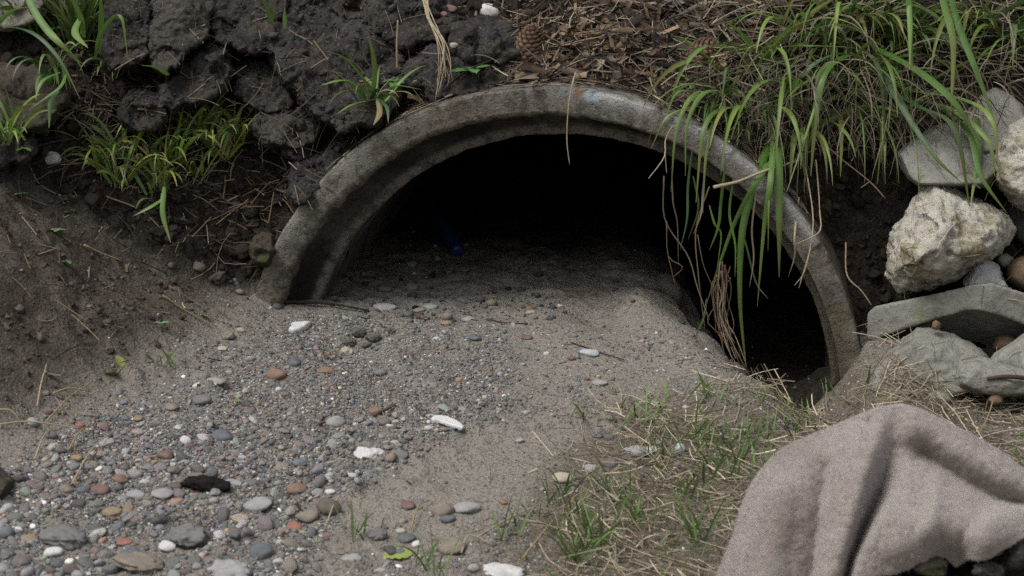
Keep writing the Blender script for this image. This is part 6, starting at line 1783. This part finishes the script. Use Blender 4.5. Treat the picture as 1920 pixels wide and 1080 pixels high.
for k_, (u0, v0, u1, v1, wd_, cl_, lb_) in enumerate([(1290, 350, 1275, 470, 0.004, G3, 'thin green blade hanging in the mouth, leftmost of the fine hanging ones'), (1368, 400, 1378, 520, 0.004, G2, 'thin green blade hanging left of the longest broad blade'), (1318, 360, 1300, 440, 0.003, S2, 'fine dead strand hanging under the rim beside thin green blades'),
        (1410, 430, 1405, 540, 0.003, S2, 'fine dead strand hanging right of the longest broad blade'), (1352, 380, 1330, 470, 0.005, G1, 'short green blade hanging between the brown roots'), (1490, 440, 1478, 520, 0.003, S1, 'pale strand hanging over the right rim near the forked straw')]):
    m_ = Merge()
    Q_ = np.array([curve_pts(P3([0.02, -0.05, -0.06, -0.07], (u0 + 8, v0 - 70), (u0, v0), ((u0 + u1) / 2 + 6, (v0 + v1) / 2), (u1, v1)), 16)])
    ribbons(m_, Q_, np.array([wd_ * 0.5]), np.array([cl_]), fold=0.3, side=np.array([[1.0, 0.2, 0.1]]))
    tag(m_.obj('hanging_grass', M_GRASS, base=Vector(Q_[0][0])), lb_, 'grass blade', 'fine blades hanging in the pipe mouth')
def root_mat():
    m = Merge()
    for k in range(26):
        a = rng.uniform(-12, 12)
        ctrl = P3([-0.07, -0.09, -0.11, -0.14, -0.16], *[(x_ + a * w_ + rng.normal(0, 7), y_ + rng.uniform(-18, 18)) for x_, y_, w_ in ((1352, 505, 0.5), (1347, 550, 0.9), (1350, 600, 1.2), (1362, 640, 1.3), (1385, 690, 1.3))])
        tube(m, curve_pts(ctrl[: int(rng.integers(3, 6))], 14), 0.0009, 0.0005, np.array((0.105, 0.072, 0.048) if k % 4 else S2) * rng.uniform(0.5, 1.2), 5, 0.3)
    tag(m.obj('root_tangle', M_STRAW, base=at(1352, 505, -0.07)), 'tangle of brown rootlets hanging at the edge of the sand mound', 'roots')
root_mat()
stem('twig', 'dark twig lying at the foot of the left side of the pipe', 'twig', on((515, 572), (560, 573), (620, 576), (688, 588), lift=0.006), 0.0035, 0.0016, (0.028, 0.021, 0.016), None, 16, M_WOOD)
stem('twig', 'thin dark root curving down the dark bank to the top of the pipe rim', 'twig', on((985, 85), (930, 118), (880, 140), (845, 165), (832, 180), lift=0.008), 0.0022, 0.0016, (0.022, 0.019, 0.017), None, 18, M_WOOD)
stem('stick', 'long split brown stick lying level in the bark litter above the pipe', 'stick', on((1022, 78), (1090, 82), (1150, 74), (1235, 70), lift=0.014), 0.0058, 0.0040, (0.22, 0.15, 0.09), None, 14, M_WOOD)
stem('stick', 'short pale stick leaning up in the litter right of the pine cone', 'stick', on((1010, 115), (1030, 95), (1050, 74), lift=0.016), 0.0030, 0.0022, (0.24, 0.18, 0.12), None, 10, M_WOOD)
stem('stick', 'reddish brown stick running to the top edge through the bark litter', 'stick', on((1220, 55), (1255, 25), (1300, -8), lift=0.015), 0.0036, 0.0028, (0.12, 0.078, 0.05), None, 10, M_WOOD)
stem('stick', 'short brown stick lying on the fine gravel near the orange brick chip', 'stick', on((702, 783), (722, 773), (742, 763), lift=0.004), 0.0030, 0.0018, (0.10, 0.07, 0.048), None, 8, M_WOOD)
stem('stick', 'grey-brown stick lying along the foot of the ridged greenish stone', 'stick', on((1795, 742), (1830, 738), (1850, 732), lift=0.008), 0.0048, 0.0038, (0.16, 0.13, 0.10), None, 8, M_WOOD)
stem('stick', 'dark rough stick at the right frame edge below the rock heap', 'stick', on((1850, 722), (1885, 718), (1940, 722), lift=0.010), 0.0032, 0.0036, (0.06, 0.042, 0.034), None, 8, M_WOOD)
stem('twig', 'long thin brown stem across the left slope towards the black chunks', 'twig', on((200, 375), (270, 405), (330, 468), lift=0.006), 0.0014, 0.0008, S2, None, 12)
stem('twig', 'yellowish straw pointing down the slope to the sandy tan clod', 'twig', on((305, 560), (350, 590), (408, 620), lift=0.006), 0.0012, 0.0009, (0.22, 0.17, 0.08), None, 10)
stem('twig', 'pale dotted straw with a dark spot on the left slope', 'twig', on((158, 465), (190, 480), (230, 495), lift=0.005), 0.0022, 0.0012, (0.30, 0.22, 0.13), None, 8)
stem('twig', 'dark thin twig on the sand mound right of the pale blue oval pebble', 'twig', on((1070, 645), (1120, 662), (1170, 678), lift=0.003), 0.0012, 0.0008, (0.05, 0.04, 0.03), None, 8, M_WOOD)
stem('twig', 'dark twig on the mound above the bluish pebble', 'twig', on((912, 602), (945, 608), (990, 610), lift=0.003), 0.0013, 0.0008, (0.05, 0.04, 0.03), None, 8, M_WOOD)
stem('thread', 'thin blue-green thread lying on the gravel at the left', 'thread', on((150, 785), (158, 782), (200, 786), (240, 791), lift=0.003), 0.0006, 0.0006, (0.06, 0.16, 0.20), None, 12)
strs = [((70, 770), (78, 735), (88, 690), 'upright pale straw on the dark soil at the left'), ((85, 800), (130, 760), (175, 722), 'longest pale straw leaning over the dry straws at the left'), ((0, 803), (60, 806), (160, 812), 'pale straw lying level from the left frame edge'),
        ((0, 775), (22, 785), (40, 800), 'curved straw at the left frame edge'), ((135, 915), (175, 855), (215, 815), 'long yellow straw lying diagonally on the left gravel'), ((65, 870), (82, 835), (98, 812), 'short yellow straw up left of the long diagonal one'),
        ((100, 745), (130, 743), (170, 741), 'straw lying level below the foot of the left slope'), ((130, 850), (150, 825), (180, 800), 'straw parallel to the long diagonal one on the left gravel'),
        ((613, 990), (625, 965), (638, 935), 'pale straw standing beside the upright dark brown stone'), ((770, 1000), (785, 965), (805, 945), 'bent straw left of the round tan stone'), ((895, 1015), (960, 985), (1010, 955), 'long pale straw rising right over the small green tufts'),
        ((980, 1055), (1030, 1000), (1060, 965), 'long pale straw through the left end of the bright tufts'), ((1065, 960), (1080, 945), (1110, 925), 'thick short straw above the bright tufts'), ((865, 1045), (880, 1020), (925, 1030), 'bent pale straw by the yellow-brown pointed stone')]
for a, b, c, lab in strs:
    pts = on(a, b, c, lift=0.006); pts[1] = pts[1] + Vector((0, 0, 0.006))
    stem('dry_straw', lab, 'straw', pts, 0.0013, 0.0008, S1 if len(lab) % 2 else (0.30, 0.23, 0.12), GD, 12)

# earth showing in the holes at the hem of the blanket
for i, (u, v, wd, hg, yy_, mt, lab) in enumerate([(1800, 1095, 520, 110, -0.99, M_CHAR, 'mound of black earth filling the gap under the torn hem of the blanket'), (1745, 1062, 70, 44, -1.06, M_MOSSR, 'mossy clod under the torn hem of the blanket, left end of the gap'),
        (1850, 1068, 60, 40, -1.07, M_ASPH2, 'grey-brown clod under the torn hem of the blanket, middle of the gap'), (1905, 1045, 60, 60, -1.05, M_ASPH, 'black clod under the hem at the right frame edge')]):
    p = at(u, v, yy_); px = 2.1 / FPX
    V, F = hero_mesh('lump', i + 1)
    V = V * np.array([wd * px / 2, 0.05 if wd > 200 else wd * px / 2.4, hg * px / 2])
    n_ = fbm(V * 60 + i, 3, i, 0.6); V = V * (1 + 0.12 * n_)[:, None]
    tag(link('soil_clod', mesh_np('soil_clod', V, F), mt, None, p), lab, 'clod')
